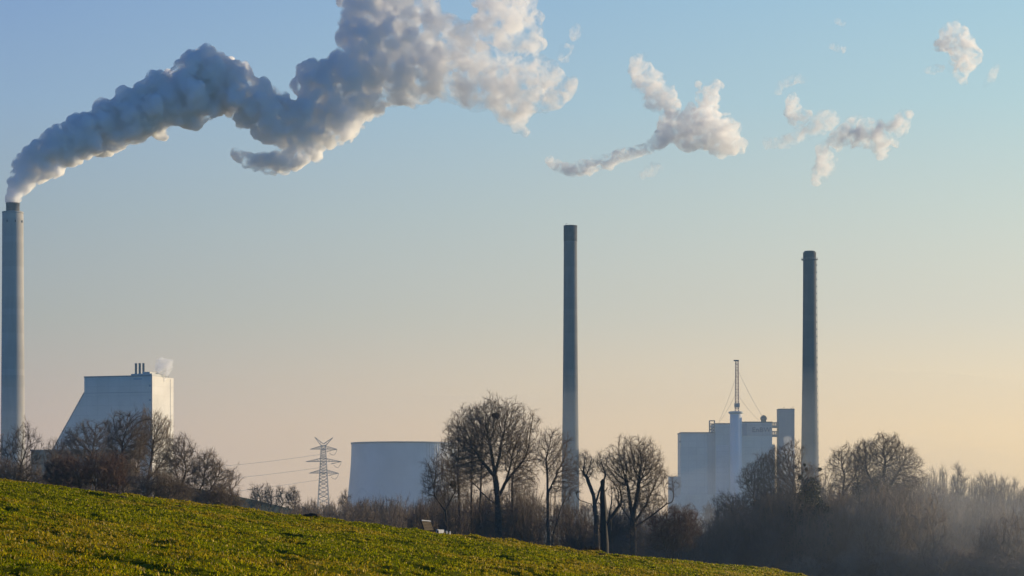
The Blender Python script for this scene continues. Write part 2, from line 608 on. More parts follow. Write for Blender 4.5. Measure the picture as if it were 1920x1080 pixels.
# slim middle chimney
r1, k = chimney('chimney', 1069.5, 1800, [(424, 12.4), (452.5, 12.45), (560, 12.9), (680, 13.8), (760, 14.6), (840, 15.6), (950, 17)],
                'slim chimney with a dark cap, smokeless, rising behind the bare trees', M['concrete_mid'])
zt = P(0, 424, 1800).z
obj_bm('cap', lathe([(12.65 * k, zt - 28.5 * k), (12.75 * k, zt - 28.3 * k), (12.75 * k, zt + .4), (10.8 * k, zt + .4), (10.8 * k, zt - 3)], 64), M['soot'], r1)
bm = bmesh.new()
bar(bm, (-8.6 * k, -5 * k, zt), (-8.6 * k, -5 * k, zt + 1.6), .12, 5); bar(bm, (-8.6 * k, -5 * k, zt + 1.5), (-5.6 * k, -5 * k, zt + 1.9), .12, 5)
obj_bm('lightning_rod', bm, M['steel_dark'], r1)

# dark chimney on the right
r2, k = chimney('chimney', 1518, 1860, [(473, 11.9), (475, 12.2), (530, 12.3), (620, 12.9), (720, 13.9), (800, 15.0), (870, 16.2), (950, 17.6)],
                'dark sooty chimney with a gallery ring below its top', M['concrete_dark'])
zt = P(0, 473, 1860).z
obj_bm('rim', lathe([(11.0 * k, zt - .3), (11.4 * k, zt - .3), (9.6 * k, zt + .9), (8.6 * k, zt + .9), (8.6 * k, zt - 2)], 64), M['soot'], r2)
bm = lathe([(12.1 * k, zt - 14.6 * k), (15.6 * k, zt - 14.6 * k), (15.6 * k, zt - 13.4 * k), (12.1 * k, zt - 13.4 * k)], 64, False)
g = obj_bm('gallery', bm, M['steel_dark'], r2)
bm = bmesh.new()
n = 28
for i in range(n):
    a, b = 2 * math.pi * i / n, 2 * math.pi * (i + 1) / n
    A = Vector((math.cos(a), math.sin(a), 0)) * 15.3 * k; B = Vector((math.cos(b), math.sin(b), 0)) * 15.3 * k
    z0 = zt - 13.4 * k
    bar(bm, A + Vector((0, 0, z0)), A + Vector((0, 0, z0 + 1.2)), .05)
    for h in (.6, 1.2): bar(bm, A + Vector((0, 0, z0 + h)), B + Vector((0, 0, z0 + h)), .04)
obj_bm('railing', bm, M['steel'], g)
bm = bmesh.new()
rad = lambda z: np.interp(z, [0, 120, 200], [17.2 * k, 12.95 * k, 12.2 * k])
z = 20.0
while z < zt - 16 * k:
    for a in (.12,):
        rr = rad(z) + .35
        x, y = rr * math.cos(a), -rr * math.sin(a)
        box(bm, x - .3, x + .35, y - .5, y + .5, z, z + .9)
    z += 5.5
bar(bm, (rad(20) * .993 + .35, -rad(20) * .12, 18), (rad(190) * .993 + .35, -rad(190) * .12, zt - 16 * k), .14)
obj_bm('ladder_cage', bm, M['steel_dark'], r2)


# ---- big boiler house on the left
def boiler_house():
    Y = 1750; k = mpp(Y)
    ang = R(-20)
    corner = P(285, HY, Y); corner.z = 0
    root = empty('boiler_house', corner, ang, 'tall white power-station building with one steeply sloping side and three roof pipes', 'building')
    # local x: along the front (negative to the left), local y: depth away
    ca = math.cos(ang)
    sa = math.sin(-ang)
    X = lambda px: (((px - 960) / F * Y) - corner.x) / (ca + (px - 960) / F * sa)
    Zt = lambda py, x=0.0: CZ + (HY - py) * (Y - x * sa) / F
    prof = [(0, 0), (0, Zt(705)), (X(158), Zt(705)), (X(158), Zt(736, X(158))), (X(95), Zt(850, X(95))), (X(82), Zt(874, X(82))), (X(82), 0)]
    D = 33.0
    bm = bmesh.new()
    f = [bm.verts.new((x, -x * 0.0, z)) for x, z in prof]
    b = [bm.verts.new((x, D, z)) for x, z in prof]
    bm.faces.new(f); bm.faces.new(b[::-1])
    for i in range(len(prof)):
        j = (i + 1) % len(prof)
        bm.faces.new((f[i], b[i], b[j], f[j]))
    walls = obj_bm('wall', bm, M['white_clad'], root)
    bm = bmesh.new()                               # dark flashing along the roof edges
    zt = Zt(705)
    box(bm, X(157.5), .25, -.25, .25, zt - .1, zt + .75)
    box(bm, X(157.5), X(158.5), .25, D, zt - .1, zt + .7)
    for a, c in (((X(158), Zt(736, X(158))), (X(95), Zt(850, X(95)))),):
        bar(bm, (a[0] - .1, -.1, a[1]), (c[0] - .1, -.1, c[1]), .45)
    obj_bm('roof_edge', bm, M['steel'], root)
    bm = bmesh.new()
    box(bm, X(245), -.4, .6, 20, zt + .1, zt + 1.9)
    box(bm, X(266), -2.5, 1.2, 14, zt + 1.9, zt + 3.2)
    obj_bm('roof_storey', bm, M['grey_clad'], root)
    for px in (251.2, 258.3, 265.3):
        bm = lathe([(.85, zt), (.85, zt + 9.3), (.95, zt + 9.3), (.95, zt + 9.7), (.6, zt + 9.7), (.6, zt + 8)], 16)
        o = obj_bm('roof_pipe', bm, M['steel'], root)
        o.location = (X(px), 3.0, 0)
    for (y0, y1, h) in ((10, 14, 2.0), (15, 20, 1.7), (25, 27, 1.2)):
        bm = bmesh.new()
        box(bm, -4.5, -.8, y0, y1, zt - .1, zt + h)
        box(bm, -4.0, -1.2, y0 + .4, y1 - .4, zt + h, zt + h + .4)
        obj_bm('roof_vent', bm, M['steel_dark'], root)
    for (px0, px1, py0, py1) in ((250.5, 266, 709, 711), (279.5, 283, 721, 725), (279.5, 283, 748, 752)):
        bm = bmesh.new()
        box(bm, X(px0), X(px1), -.12, .1, Zt(py1), Zt(py0))
        obj_bm('louvre_window', bm, M['dark_clad'], root)
    bm = bmesh.new()                               # drip joints at the storeys and corner
    for py in (735, 800):
        box(bm, (X(158) if py < 740 else X(122)) + .6, -.4, -.09, .05, Zt(py) - .12, Zt(py) + .12)
    box(bm, -.35, .18, -.18, .35, 0, zt - .02)
    obj_bm('wall_joint', bm, M['steel'], root)
    bm = bmesh.new()
    box(bm, -.02, .14, D - 5.2, D - 4.7, 0, zt - 1)
    obj_bm('downpipe', bm, M['steel'], root)
    return root, X, zt


bh, bhX, bh_top = boiler_house()

# ---- low building behind the left trees
Y = 1300; k = mpp(Y)
b0 = P(58, HY, Y); b0.z = 0
lb = empty('low_building', b0, R(-4), 'long low dark building behind the brown scrub below the chimney', 'building')
bm = bmesh.new(); box(bm, 0, 190 * k, 0, 22, 0, CZ + (HY - 846) * k); obj_bm('wall', bm, M['brick'], lb)
bm = bmesh.new(); box(bm, -.4, 190 * k + .4, -.4, 22.4, CZ + (HY - 846) * k, CZ + (HY - 846) * k + .8); obj_bm('roof', bm, M['steel_dark'], lb)

# ---- cooling tower
Y = 1700; k = mpp(Y)
ct0 = P(757, HY, Y); ct0.z = 0
ct = empty('cooling_tower', ct0, 0, 'wide squat pale cooling tower beside the lattice pylon', 'cooling tower')
pr = [(832.5, 98.2), (840, 98.0), (860, 98.6), (885, 100.2), (910, 102.6), (935, 105.2), (960, 108)]
prof = [(r * k, max(0, CZ + (HY - y) * k)) for y, r in pr][::-1]
zt = prof[-1][1]
obj_bm('shell', lathe(prof, 128, False), clad('cooling_tower_cladding', (.70, .68, .64), (.715, .695, .655), 5.5, 300, .95), ct)
obj_bm('rim', lathe([(98.2 * k, zt - .2), (99.2 * k, zt - .2), (99.2 * k, zt + .9), (96.6 * k, zt + .9), (96.6 * k, zt - 3)], 128, False), M['steel'], ct)
obj_bm('inner_shell', lathe([(96.4 * k, 6), (96.4 * k, zt - .5)], 96, False), M['grey_clad'], ct)
bm = bmesh.new()
for i in range(0, 40):                     # rib lines down the sunlit flank
    a = R(-62 + i * 3.2)
    for (ra, za), (rb, zb) in zip(prof, prof[1:]):
        bar(bm, ((ra + .15) * math.cos(a), (ra + .15) * math.sin(a), za), ((rb + .15) * math.cos(a), (rb + .15) * math.sin(a), zb), .16, 3)
obj_bm('shell_ribs', bm, M['grey_clad'], ct)


# ---- power station block on the right
def power_station():
    Y = 1830; k = mpp(Y)
    o = P(1366.5, HY, Y); o.z = 0
    root = empty('power_station', o, 0, 'pale blue cluster of power-station blocks with a company name on the top storey', 'building')
    X = lambda px: (px - 1365) * k
    Z = lambda py: max(0.0, CZ + (HY - py) * k)

    def block(name, x0, x1, y0, dep, top, m, bottom=None, par=root, off=0.0):
        bm = bmesh.new()
        box(bm, X(x0), X(x1), off, off + dep, 0 if bottom is None else Z(bottom), Z(top))
        return obj_bm(name, bm, m, par)

    a = block('bunker_block', 1276, 1340.2, 0, 34, 812, M['blue_clad'], off=6)
    bm = bmesh.new(); box(bm, X(1275.3), X(1340.1), 5.6, 40.4, Z(812) + .02, Z(812) + .9); obj_bm('roof_edge', bm, M['steel_dark'], a)
    bm = bmesh.new(); box(bm, X(1326), X(1341.5), 5.85, 6.3, Z(927), Z(812.5)); obj_bm('wall_panel', bm, M['grey_clad'], a)
    bm = bmesh.new(); box(bm, X(1273.8), X(1276), 8, 10, Z(829), Z(825.5)); obj_bm('wall_lamp', bm, M['steel_dark'], a)
    b = block('boiler_block', 1340.4, 1391, 0, 44, 795, M['blue_clad'], off=3.5)
    bm = bmesh.new(); box(bm, X(1340.2), X(1368), 3.2, 48, Z(795) + .02, Z(795) + .8); obj_bm('roof_edge', bm, M['steel_dark'], b)
    bm = bmesh.new(); box(bm, X(1342), X(1366), 3.3, 3.6, Z(930), Z(834)); obj_bm('wall_panel', bm, clad('pale_panel', (.78, .76, .71), (.79, .77, .72), 5, 4), b)
    block('annex', 1256, 1275.8, 0, 20, 893, M['grey_clad'], off=10)
    block('base_hall', 1262, 1440, 0, 30, 928, M['blue_clad'], off=-9)
    for i, px in enumerate((1291, 1342)):
        block('stack_vent', px, px + 2.0, 0, 1.2, 921 + i * 16, M['stone_white'], bottom=948, off=-10.5)
    d = block('turbine_block', 1391.2, 1447.5, 0, 40, 792.5, M['blue_clad'], off=4.5)
    bm = bmesh.new(); box(bm, X(1391), X(1448), 4.2, 44.6, Z(792.5) + .02, Z(792.5) + 1.0); obj_bm('roof_edge', bm, M['steel_dark'], d)
    bm = bmesh.new(); box(bm, X(1391.3), X(1400), 4.2, 4.7, Z(816.5), Z(793.2)); obj_bm('dark_panel', bm, M['dark_clad'], d)
    s = None
    bm = bmesh.new(); box(bm, X(1400.2), X(1447), 4.1, 4.6, Z(816.5), Z(793.2)); s = obj_bm('name_panel', bm, M['grey_clad'], d)
    cu = bpy.data.curves.new('lettering', 'FONT')
    cu.body = 'EnBW'
    cu.size = 7.0
    cu.extrude = .12
    cu.offset = .12
    cu.space_character = 1.05
    tmp = bpy.data.objects.new('tmp_text', cu); C.objects.link(tmp)
    me = bpy.data.meshes.new_from_object(tmp.evaluated_get(bpy.context.evaluated_depsgraph_get()))
    bpy.data.objects.remove(tmp)
    me.name = 'lettering'
    xs = [v.co.x for v in me.vertices]; w = max(xs) - min(xs)
    sx = (1444.5 - 1409.5) * k / w
    me.transform(Matrix.Translation((X(1409.5), 3.95, Z(809.5))) @ Matrix.Rotation(R(90), 4, 'X') @ Matrix.Diagonal((sx, sx * .92, 1, 1)))
    me.materials.clear()
    link_mesh('lettering', me, M['lettering'], s)
    block('side_block', 1447.7, 1453.5, 0, 22, 833, M['grey_clad'], off=8)
    block('roof_unit', 1405, 1412, 0, 5, 789.6, M['steel_dark'], bottom=792, off=9)
    tk = obj_bm('roof_tank', lathe([(5.0 * k, Z(792)), (5.0 * k, Z(786)), (6.2 * k, Z(786)), (6.2 * k, Z(781.5)), (3.4 * k, Z(778.4)), (.4, Z(777.2))], 24), M['steel_dark'], root)
    tk.location = (X(1433.3), 12, 0)
    # open steel stair frame on the roof of the bunker block
    bm = bmesh.new()
    x0, x1, y0, y1 = X(1331), X(1340.5), 9, 13
    for x in (x0, x1):
        for y in (y0, y1): bar(bm, (x, y, Z(812)), (x, y, Z(787.5)), .32)
    for py in (788, 794, 799.5, 805):
        for y in (y0, y1): bar(bm, (x0, y, Z(py)), (x1, y, Z(py)), .32)
        for x in (x0, x1): bar(bm, (x, y0, Z(py)), (x, y1, Z(py)), .3)
    for pa, pb in ((812, 805), (805, 799.5)): bar(bm, (x0, y0, Z(pa)), (x1, y0, Z(pb)), .28)
    obj_bm('steel_stair', bm, M['steel_dark'], root)
    # gangways to the stair tower
    for (pa, pb) in ((791.5, 801.5), (808, 818.5)):
        bm = bmesh.new()
        box(bm, X(1447.6), X(1460.3), 10, 14, Z(pb), Z(pb - 4.6))
        for y in (10.1, 13.9):
            bar(bm, (X(1447.6), y, Z(pa)), (X(1460.3), y, Z(pa)), .3)
            for i in range(5):
                xx = X(1448) + i * (X(1460) - X(1448)) / 4
                bar(bm, (xx, y, Z(pb - 4.5)), (xx, y, Z(pa)), .2)
        obj_bm('gangway', bm, M['steel'], root)
    # silo with its gallery
    so = P(1379.8, HY, Y - 12); so.z = 0
    si = empty('silo_tower', so, 0, 'round pale silo tower with a projecting gallery, lattice mast on top', 'silo')
    obj_bm('shaft', lathe([(11.6 * k, 0), (11.0 * k, Z(776))], 48), clad('silo_cladding', (.80, .78, .73), (.81, .79, .74), 7, 300, .96), si)
    gal = obj_bm('gallery', lathe([(11.1 * k, Z(777.5)), (13.8 * k, Z(776)), (13.8 * k, Z(773.2)), (11 * k, Z(773.2)), (10.6 * k, Z(772.4))], 48), M['grey_clad'], si)
    # mast
    ma = empty('lattice_mast', so + Vector((2.0 * k, 0, Z(772.4))), 0, 'slender guyed lattice mast standing on the round silo', 'mast')
    bm = bmesh.new()
    h = Z(679) - Z(772.4); w0, w1 = 1.35, 1.0
    nb = 16
    for i in range(nb):
        z0, z1 = h * i / nb, h * (i + 1) / nb
        a, b = w0 + (w1 - w0) * i / nb, w0 + (w1 - w0) * (i + 1) / nb
        cs = ((-1, -1), (1, -1), (1, 1), (-1, 1))
        for j, (sx_, sy_) in enumerate(cs):
            tx, ty = cs[(j + 1) % 4]
            bar(bm, (sx_ * a, sy_ * a, z0), (sx_ * b, sy_ * b, z1), .2)
            bar(bm, (sx_ * b, sy_ * b, z1), (tx * b, ty * b, z1), .16)
            if i % 2: bar(bm, (sx_ * a, sy_ * a, z0), (tx * b, ty * b, z1), .12)
            else: bar(bm, (tx * a, ty * a, z0), (sx_ * b, sy_ * b, z1), .12)
    obj_bm('mast_lattice', bm, noisy('red_white_mast', (.26, .09, .07), (.38, .22, .20), .25, .7), ma)
    bm = bmesh.new(); box(bm, -2.4, 1.3, -1.3, 1.3, h, h + .9); obj_bm('mast_head', bm, M['steel_dark'], ma)
    bm = bmesh.new(); box(bm, -1.9, 1.9, -1.9, 1.9, h * .08, h * .16); obj_bm('mast_platform', bm, M['steel'], ma)
    for (px, py, f, dy) in ((1347, 793, .74, 14), (1347.6, 793, .40, 14), (1432, 785, .86, 16), (1425, 790, .36, 16)):
        bm = bmesh.new()
        e = P(px, py, Y + dy) - Vector(ma.location)
        top = Vector((0, 0, h * f))
        pts = [top.lerp(e, t) - Vector((0, 0, 1.6 * math.sin(math.pi * t))) for t in [i / 10 for i in range(11)]]
        for p, q in zip(pts, pts[1:]): bar(bm, p, q, .085, 4)
        obj_bm('guy_wire', bm, M['steel'], ma)
    # square stair tower
    eo = P(1475, HY, Y + 6); eo.z = 0
    st = empty('stair_tower', eo, R(0), 'square dark grey tower joined by gangways, between the blocks and dark chimney', 'tower')
    bm = bmesh.new(); box(bm, -14.8 * k, 14.8 * k, 0, 14, 0, Z(767.3)); obj_bm('shaft', bm, M['tower_conc'], st)
    bm = bmesh.new(); box(bm, -15.1 * k, 15.1 * k, -.2, 14.2, Z(767.3) + .02, Z(767.3) + .7); obj_bm('roof_edge', bm, M['steel_dark'], st)
    for x, hh in ((-4.2, 2.2), (9.6, 1.4), (12.6, 2.6)):
        bm = bmesh.new(); bar(bm, (x * k, 3, Z(767.3)), (x * k, 3, Z(767.3) + hh), .13); bar(bm, (x * k - .5, 3, Z(767.3) + hh * .8), (x * k + .5, 3, Z(767.3) + hh * .8), .1)
        obj_bm('roof_antenna', bm, M['steel_dark'], st)
    return root


power_station()


# ---- pylon and its conductors
def pylon():
    Y = 1950; k = mpp(Y)
    o = P(606.5, HY, Y); o.z = 0
    root = empty('electricity_pylon', o, R(0), 'grey lattice electricity pylon with three cross-arms and a forked top', 'pylon')
    Z = lambda py: CZ + (HY - py) * k
    bm = bmesh.new()
    zs = [0] + [Z(y) for y in (944, 935, 926.5, 918.5, 911, 904, 897.5, 891.5, 886, 880.5, 875.5, 870, 864.5, 859.5, 855, 850.5, 846.5, 842.5, 838.5, 834)]
    hw = lambda z: np.interp(z, [0, Z(945), Z(887), Z(834)], [12.0 * k, 10.2 * k, 6.8 * k, 3.9 * k])
    cs = ((-1, -1), (1, -1), (1, 1), (-1, 1))
    for i, (a, b) in enumerate(zip(zs, zs[1:])):
        wa, wb = hw(a), hw(b)
        for j, (sx, sy) in enumerate(cs):
            tx, ty = cs[(j + 1) % 4]
            bar(bm, (sx * wa, sy * wa, a), (sx * wb, sy * wb, b), .27)
            bar(bm, (sx * wa, sy * wa, a), (tx * wb, ty * wb, b), .15)
            bar(bm, (tx * wa, ty * wa, a), (sx * wb, sy * wb, b), .15)
            if i % 3 == 2: bar(bm, (sx * wb, sy * wb, b), (tx * wb, ty * wb, b), .15)
        bar(bm, (0, -wa, a), (0, -wb, b), .14)
    obj_bm('lattice_body', bm, M['steel'], root)
    for (py, up, l, r) in ((842, 836, 25, 25.5), (865.3, 859.5, 33, 33.5), (887, 881, 27, 28.5)):
        bm = bmesh.new()
        z0, z1 = Z(py), Z(up)
        for sgn, ln in ((-1, l), (1, r)):
            tip = Vector((sgn * ln * k, 0, Z(py + .3)))
            w = hw(z0)
            for y in (-w, w):
                bar(bm, (sgn * w, y, z0), tip, .24)
                bar(bm, (sgn * w, y, z1), tip, .18)
                for t in (.2, .4, .6, .8):
                    p = Vector((sgn * w, y, z0)).lerp(tip, t); q_ = Vector((sgn * w, y, z1)).lerp(tip, t)
                    bar(bm, p, q_, .11)
                    q2 = Vector((sgn * w, y, z1)).lerp(tip, t - .2)
                    bar(bm, p, q2, .1)
        w = hw(z0)
        for y in (-w, w):
            bar(bm, (-w, y, z0), (w, y, z0), .24); bar(bm, (-w, y, z1), (w, y, z1), .18)
        a = obj_bm('cross_arm', bm, M['steel'], root)
        bm = bmesh.new()
        tip = Vector((r * k, 0, Z(py + .3)))
        pts = [tip, tip + Vector((-1.6 * k, -1, -6 * k)), tip + Vector((-6 * k, -2, -11.5 * k)), tip + Vector((-10.5 * k, -2, -10 * k)), tip + Vector((-14 * k, -1, -7 * k))]
        for p, q_ in zip(pts, pts[1:]): bar(bm, p, q_, .17)
        bar(bm, tip, tip + Vector((-11 * k, -3, -2.6 * k)), .2); bar(bm, tip + Vector((-11 * k, -3, -2.6 * k)), tip + Vector((-18.5 * k, -4, -4.4 * k)), .3)
        obj_bm('insulator', bm, M['steel_dark'], a)
    for sgn, px, py in ((-1, -16.5, 819.5), (1, 17.5, 820.5)):
        bm = bmesh.new()
        w = hw(Z(834))
        tip = Vector((px * k, 0, Z(py)))
        for y in (-w, w):
            bar(bm, (0, y, Z(832.5)), tip, .22)
            bar(bm, (sgn * w, y, Z(836)), tip, .22)
            for t in (.25, .5, .75): bar(bm, Vector((0, y, Z(832.5))).lerp(tip, t), Vector((sgn * w, y, Z(836))).lerp(tip, t), .12)
        obj_bm('earth_wire_horn', bm, M['steel'], root)
    for lab, a, b in (('highest', (601, 852), (150, 885)), ('middle', (598, 877), (150, 908)), ('lowest', (602, 899), (150, 938))):
        A, B = P(*a, Y), P(*b, Y - 500)
        bm = bmesh.new()
        pts = [A.lerp(B, t) - Vector((0, 0, 3.2 * math.sin(math.pi * t))) for t in [i / 24 for i in range(25)]]
        mid = A.copy()
        for p, q_ in zip(pts, pts[1:]): bar(bm, p - mid, q_ - mid, .15, 4)
        ob = obj_bm('power_line', bm, M['steel'], None, mid)
        tag(ob, '%s of the three thin conductors running off from the pylon' % lab, 'power line', 'conductors strung from the pylon')


pylon()

# ---- the lower turfed dike beyond the meadow
bm = bmesh.new()
pts = [(300, 905), (380, 918), (440, 930), (480, 938), (520, 948), (560, 958), (600, 968)]
Y = 900
sec = [(-60, -1), (-14, 0), (8, 0), (60, -1)]
rows = []
for px, py in pts:
    t = P(px, py, Y)
    rows.append([bm.verts.new((t.x, Y - 45, -.5)), bm.verts.new((t.x, Y - 4, max(t.z, .1))), bm.verts.new((t.x, Y + 4, max(t.z, .1))), bm.verts.new((t.x, Y + 45, -.5))])
for a, b in zip(rows, rows[1:]):
    for i in range(3): bm.faces.new((a[i], b[i], b[i + 1], a[i + 1]))
tag(obj_bm('far_dike', bm, M['dike'], smooth=False), kind='structure')


# ------------------------------------------------------------------ lounger, block and posts on the crest
def crest_point(px, dy=0.0):
    u = (px - 960) / F
    Y = float(crest_Y(u)) + dy
    X = u * Y
    return Vector((X, Y, float(hill_z(X, Y))))


bp = crest_point(806, -4.5)
kb = mpp(bp.y)
lo = empty('lounger', bp, R(0), 'wooden slatted lounger with a tilted backrest standing on the grassy crest', 'lounger')
kz = kb
w = .26                                             # half depth towards us
bm = bmesh.new()                                    # leaning slatted backrest: we look at its lit front
n = 6
top0, top1 = Vector((-15.2 * kb, -.15, 22.5 * kz)), Vector((.9 * kb, .40, 20.6 * kz))
bot0, bot1 = Vector((-9.4 * kb, -.20, 5.0 * kz)), Vector((6.2 * kb, .35, 4.6 * kz))
for i in range(n):
    a, b = i / n + .02, (i + 1) / n - .02
    q4 = [bot0.lerp(top0, a), bot1.lerp(top1, a), bot1.lerp(top1, b), bot0.lerp(top0, b)]
    nrm = (q4[1] - q4[0]).cross(q4[3] - q4[0]).normalized() * .035
    vs = [bm.verts.new(v) for v in q4] + [bm.verts.new(v - nrm) for v in q4]
    for f in ((0, 1, 2, 3), (7, 6, 5, 4), (0, 4, 5, 1), (1, 5, 6, 2), (2, 6, 7, 3), (3, 7, 4, 0)): bm.faces.new([vs[j] for j in f])
obj_bm('backrest', bm, M['wood'], lo)
bm = bmesh.new()                                    # frame rails behind the slats and a pale top rail
for a, b in ((bot0, top0), (bot1, top1)):
    off = Vector((-.03, .07, 0))
    bm = bmesh.new()
    bar(bm, a + off, b + off, .045)
    obj_bm('back_rail', bm, M['wood_dark'], lo)
bm = bmesh.new()
bar(bm, top0 + Vector((0, 0, .03)), top1 + Vector((0, 0, .03)), .04)
obj_bm('top_rail', bm, M['stone_white'], lo)
bm = bmesh.new()
for i in range(6):
    box(bm, -9.0 * kb, 16.5 * kb, .30 - i * .11, .395 - i * .11, 3.4 * kz, 4.6 * kz)
obj_bm('seat', bm, M['wood_dark'], lo)  # darker timber puts the seat's shadow into its colour
for x in (-8.2, 15.0):
    for y in (-.2, .33):
        bm = bmesh.new(); box(bm, x * kb - .04, x * kb + .04, y - .04, y + .04, -8 * kz, 3.4 * kz); obj_bm('leg', bm, M['wood_dark'], lo)

for name, px, wpx, hpx, lab, cat in (('concrete_block', 825, 14.5, 8.4, 'low whitewashed rectangular block beside the lounger', 'block'),
                                     ('bollard', 837.3, 3.4, 8.6, 'short white post between the low block and another white post', 'bollard'),
                                     ('bollard', 843.3, 3.6, 9.4, 'short white post farther from the lounger, last in the row', 'bollard')):
    p = crest_point(px, -3.5)
    kk = mpp(p.y)
    bm = bmesh.new()
    hw_ = wpx * kk / 2 * (1.25 if wpx > 5 else .8)
    dd = hw_ if wpx < 5 else .07
    box(bm, -hw_, hw_, -dd, dd, -.25, (hpx - 1.5) * kk)
    bmesh.ops.bevel(bm, geom=bm.edges[:], offset=.018, segments=2, affect='EDGES')
    ob = obj_bm(name, bm, M['stone_white'], None, p)
    ob.rotation_euler = (0, R(2.5), R(48))
    tag(ob, lab, cat, 'short white posts beside the lounger' if cat == 'bollard' else None)

# brown weeds, a clod, dark mounds for tussock shade and a stake
def on_ray(px, py):
    """the meadow point seen at a photo position"""
    u = (px - 960) / F
    Ys = np.linspace(40, float(crest_Y(u)), 400)
    zz = hill_z(u * Ys, Ys)
    py_ = HY - (zz - CZ) / Ys * F
    i = int(np.argmin(np.abs(py_ - py)))
    return Vector((u * Ys[i], Ys[i], zz[i]))


def weed(px, py, rw, h, n, seed, label):
    g = random.Random(seed)
    p = on_ray(px, py)
    bm = bmesh.new()
    for _ in range(n):
        a = Vector((g.gauss(0, rw * .5), g.gauss(0, rw * .4), 0))
        d = Vector((g.gauss(0, .6), g.gauss(0, .6), 1)).normalized() * h * g.uniform(.5, 1.1)
        bar(bm, a, a + d, .014, 3)
        for _ in range(3):
            q_ = a + d * g.uniform(.4, 1)
            e = Vector((g.gauss(0, 1), g.gauss(0, 1), g.gauss(.2, .6))).normalized() * h * .35
            vs = [bm.verts.new(q_), bm.verts.new(q_ + e * .5 + Vector((.03, 0, .03))), bm.verts.new(q_ + e), bm.verts.new(q_ + e * .5 - Vector((.03, 0, .03)))]
            bm.faces.new(vs)
    tag(obj_bm('dry_weed', bm, M['dry_weed'], None, p), label, 'weed', 'dry brown weeds in the meadow')


weed(1109, 1036, .55, .42, 46, 1, 'spreading reddish-brown dead weed just below the crest near the leafless trees')
weed(1126, 1043, .22, .25, 16, 2, 'small low dead weed beside the larger reddish-brown one')
p = on_ray(1260, 1060)
bm = bmesh.new(); bar(bm, (0, 0, -.1), (.03, 0, .5), .035, 6, .028); bar(bm, (.03, 0, .38), (.10, 0, .5), .02, 5)
tag(obj_bm('stake', bm, M['wood_dark'], None, p), 'short dark wooden stake poking out of the dry grass', 'stake')
for i, (px, py, r, lab) in enumerate(((586, 966, .34, 'dark clod of bare earth on the crest between the pylon and lounger'),
                                      (225, 934, .20, 'dark mound put in for a shaded hollow on the crest below the twiggy leaning trees'),
                                      (332, 950, .14, 'small dark mound put in for tussock shade just below the crest under the rounded bushes'),
                                      (444, 972, .16, 'dark mound put in for shade in the grass below the crest near the far dike'))):
    g = random.Random(40 + i)  # all but the first are dark mounds put in for shade between tussocks
    p = on_ray(px, py)
    bm = bmesh.new()
    bmesh.ops.create_icosphere(bm, subdivisions=3, radius=1)
    for v in bm.verts:
        nn = mnoise.noise(v.co * 1.7 + Vector((i * 7, 0, 0))) * .45 + mnoise.noise(v.co * 4 + Vector((i * 7, 0, 0))) * .2
        v.co = Vector((v.co.x * r * 1.5, v.co.y * r, v.co.z * r * .42)) * (1 + nn)
    tag(obj_bm('clod_shade_mound', bm, M['earth'], None, p + Vector((0, 0, .02)), True), lab, 'clod', 'dark earth clods in the meadow')


# ------------------------------------------------------------------ trees
def tubes(p0, p1, r0, r1, n):
    d = p1 - p0
    L = np.linalg.norm(d, axis=1, keepdims=True)
    d = d / np.maximum(L, 1e-6)
    ref = np.where(np.abs(d[:, 2:3]) > .9, np.array([[1., 0, 0]]), np.array([[0, 0, 1.]]))
    u = np.cross(d, ref); u /= np.linalg.norm(u, axis=1, keepdims=True)
    w = np.cross(d, u)
    a = 2 * np.pi * np.arange(n) / n
    ring = u[:, None, :] * np.cos(a)[None, :, None] + w[:, None, :] * np.sin(a)[None, :, None]
    A = p0[:, None, :] + ring * r0[:, None, None]
    B = p1[:, None, :] + ring * r1[:, None, None]
    V = np.concatenate([A, B], 1).reshape(-1, 3)
    i = np.arange(len(p0))[:, None] * 2 * n
    f = []
    for j in range(n):
        f.append(i + np.array([[j, (j + 1) % n, n + (j + 1) % n, n + j]]))
    return V, np.concatenate(f)


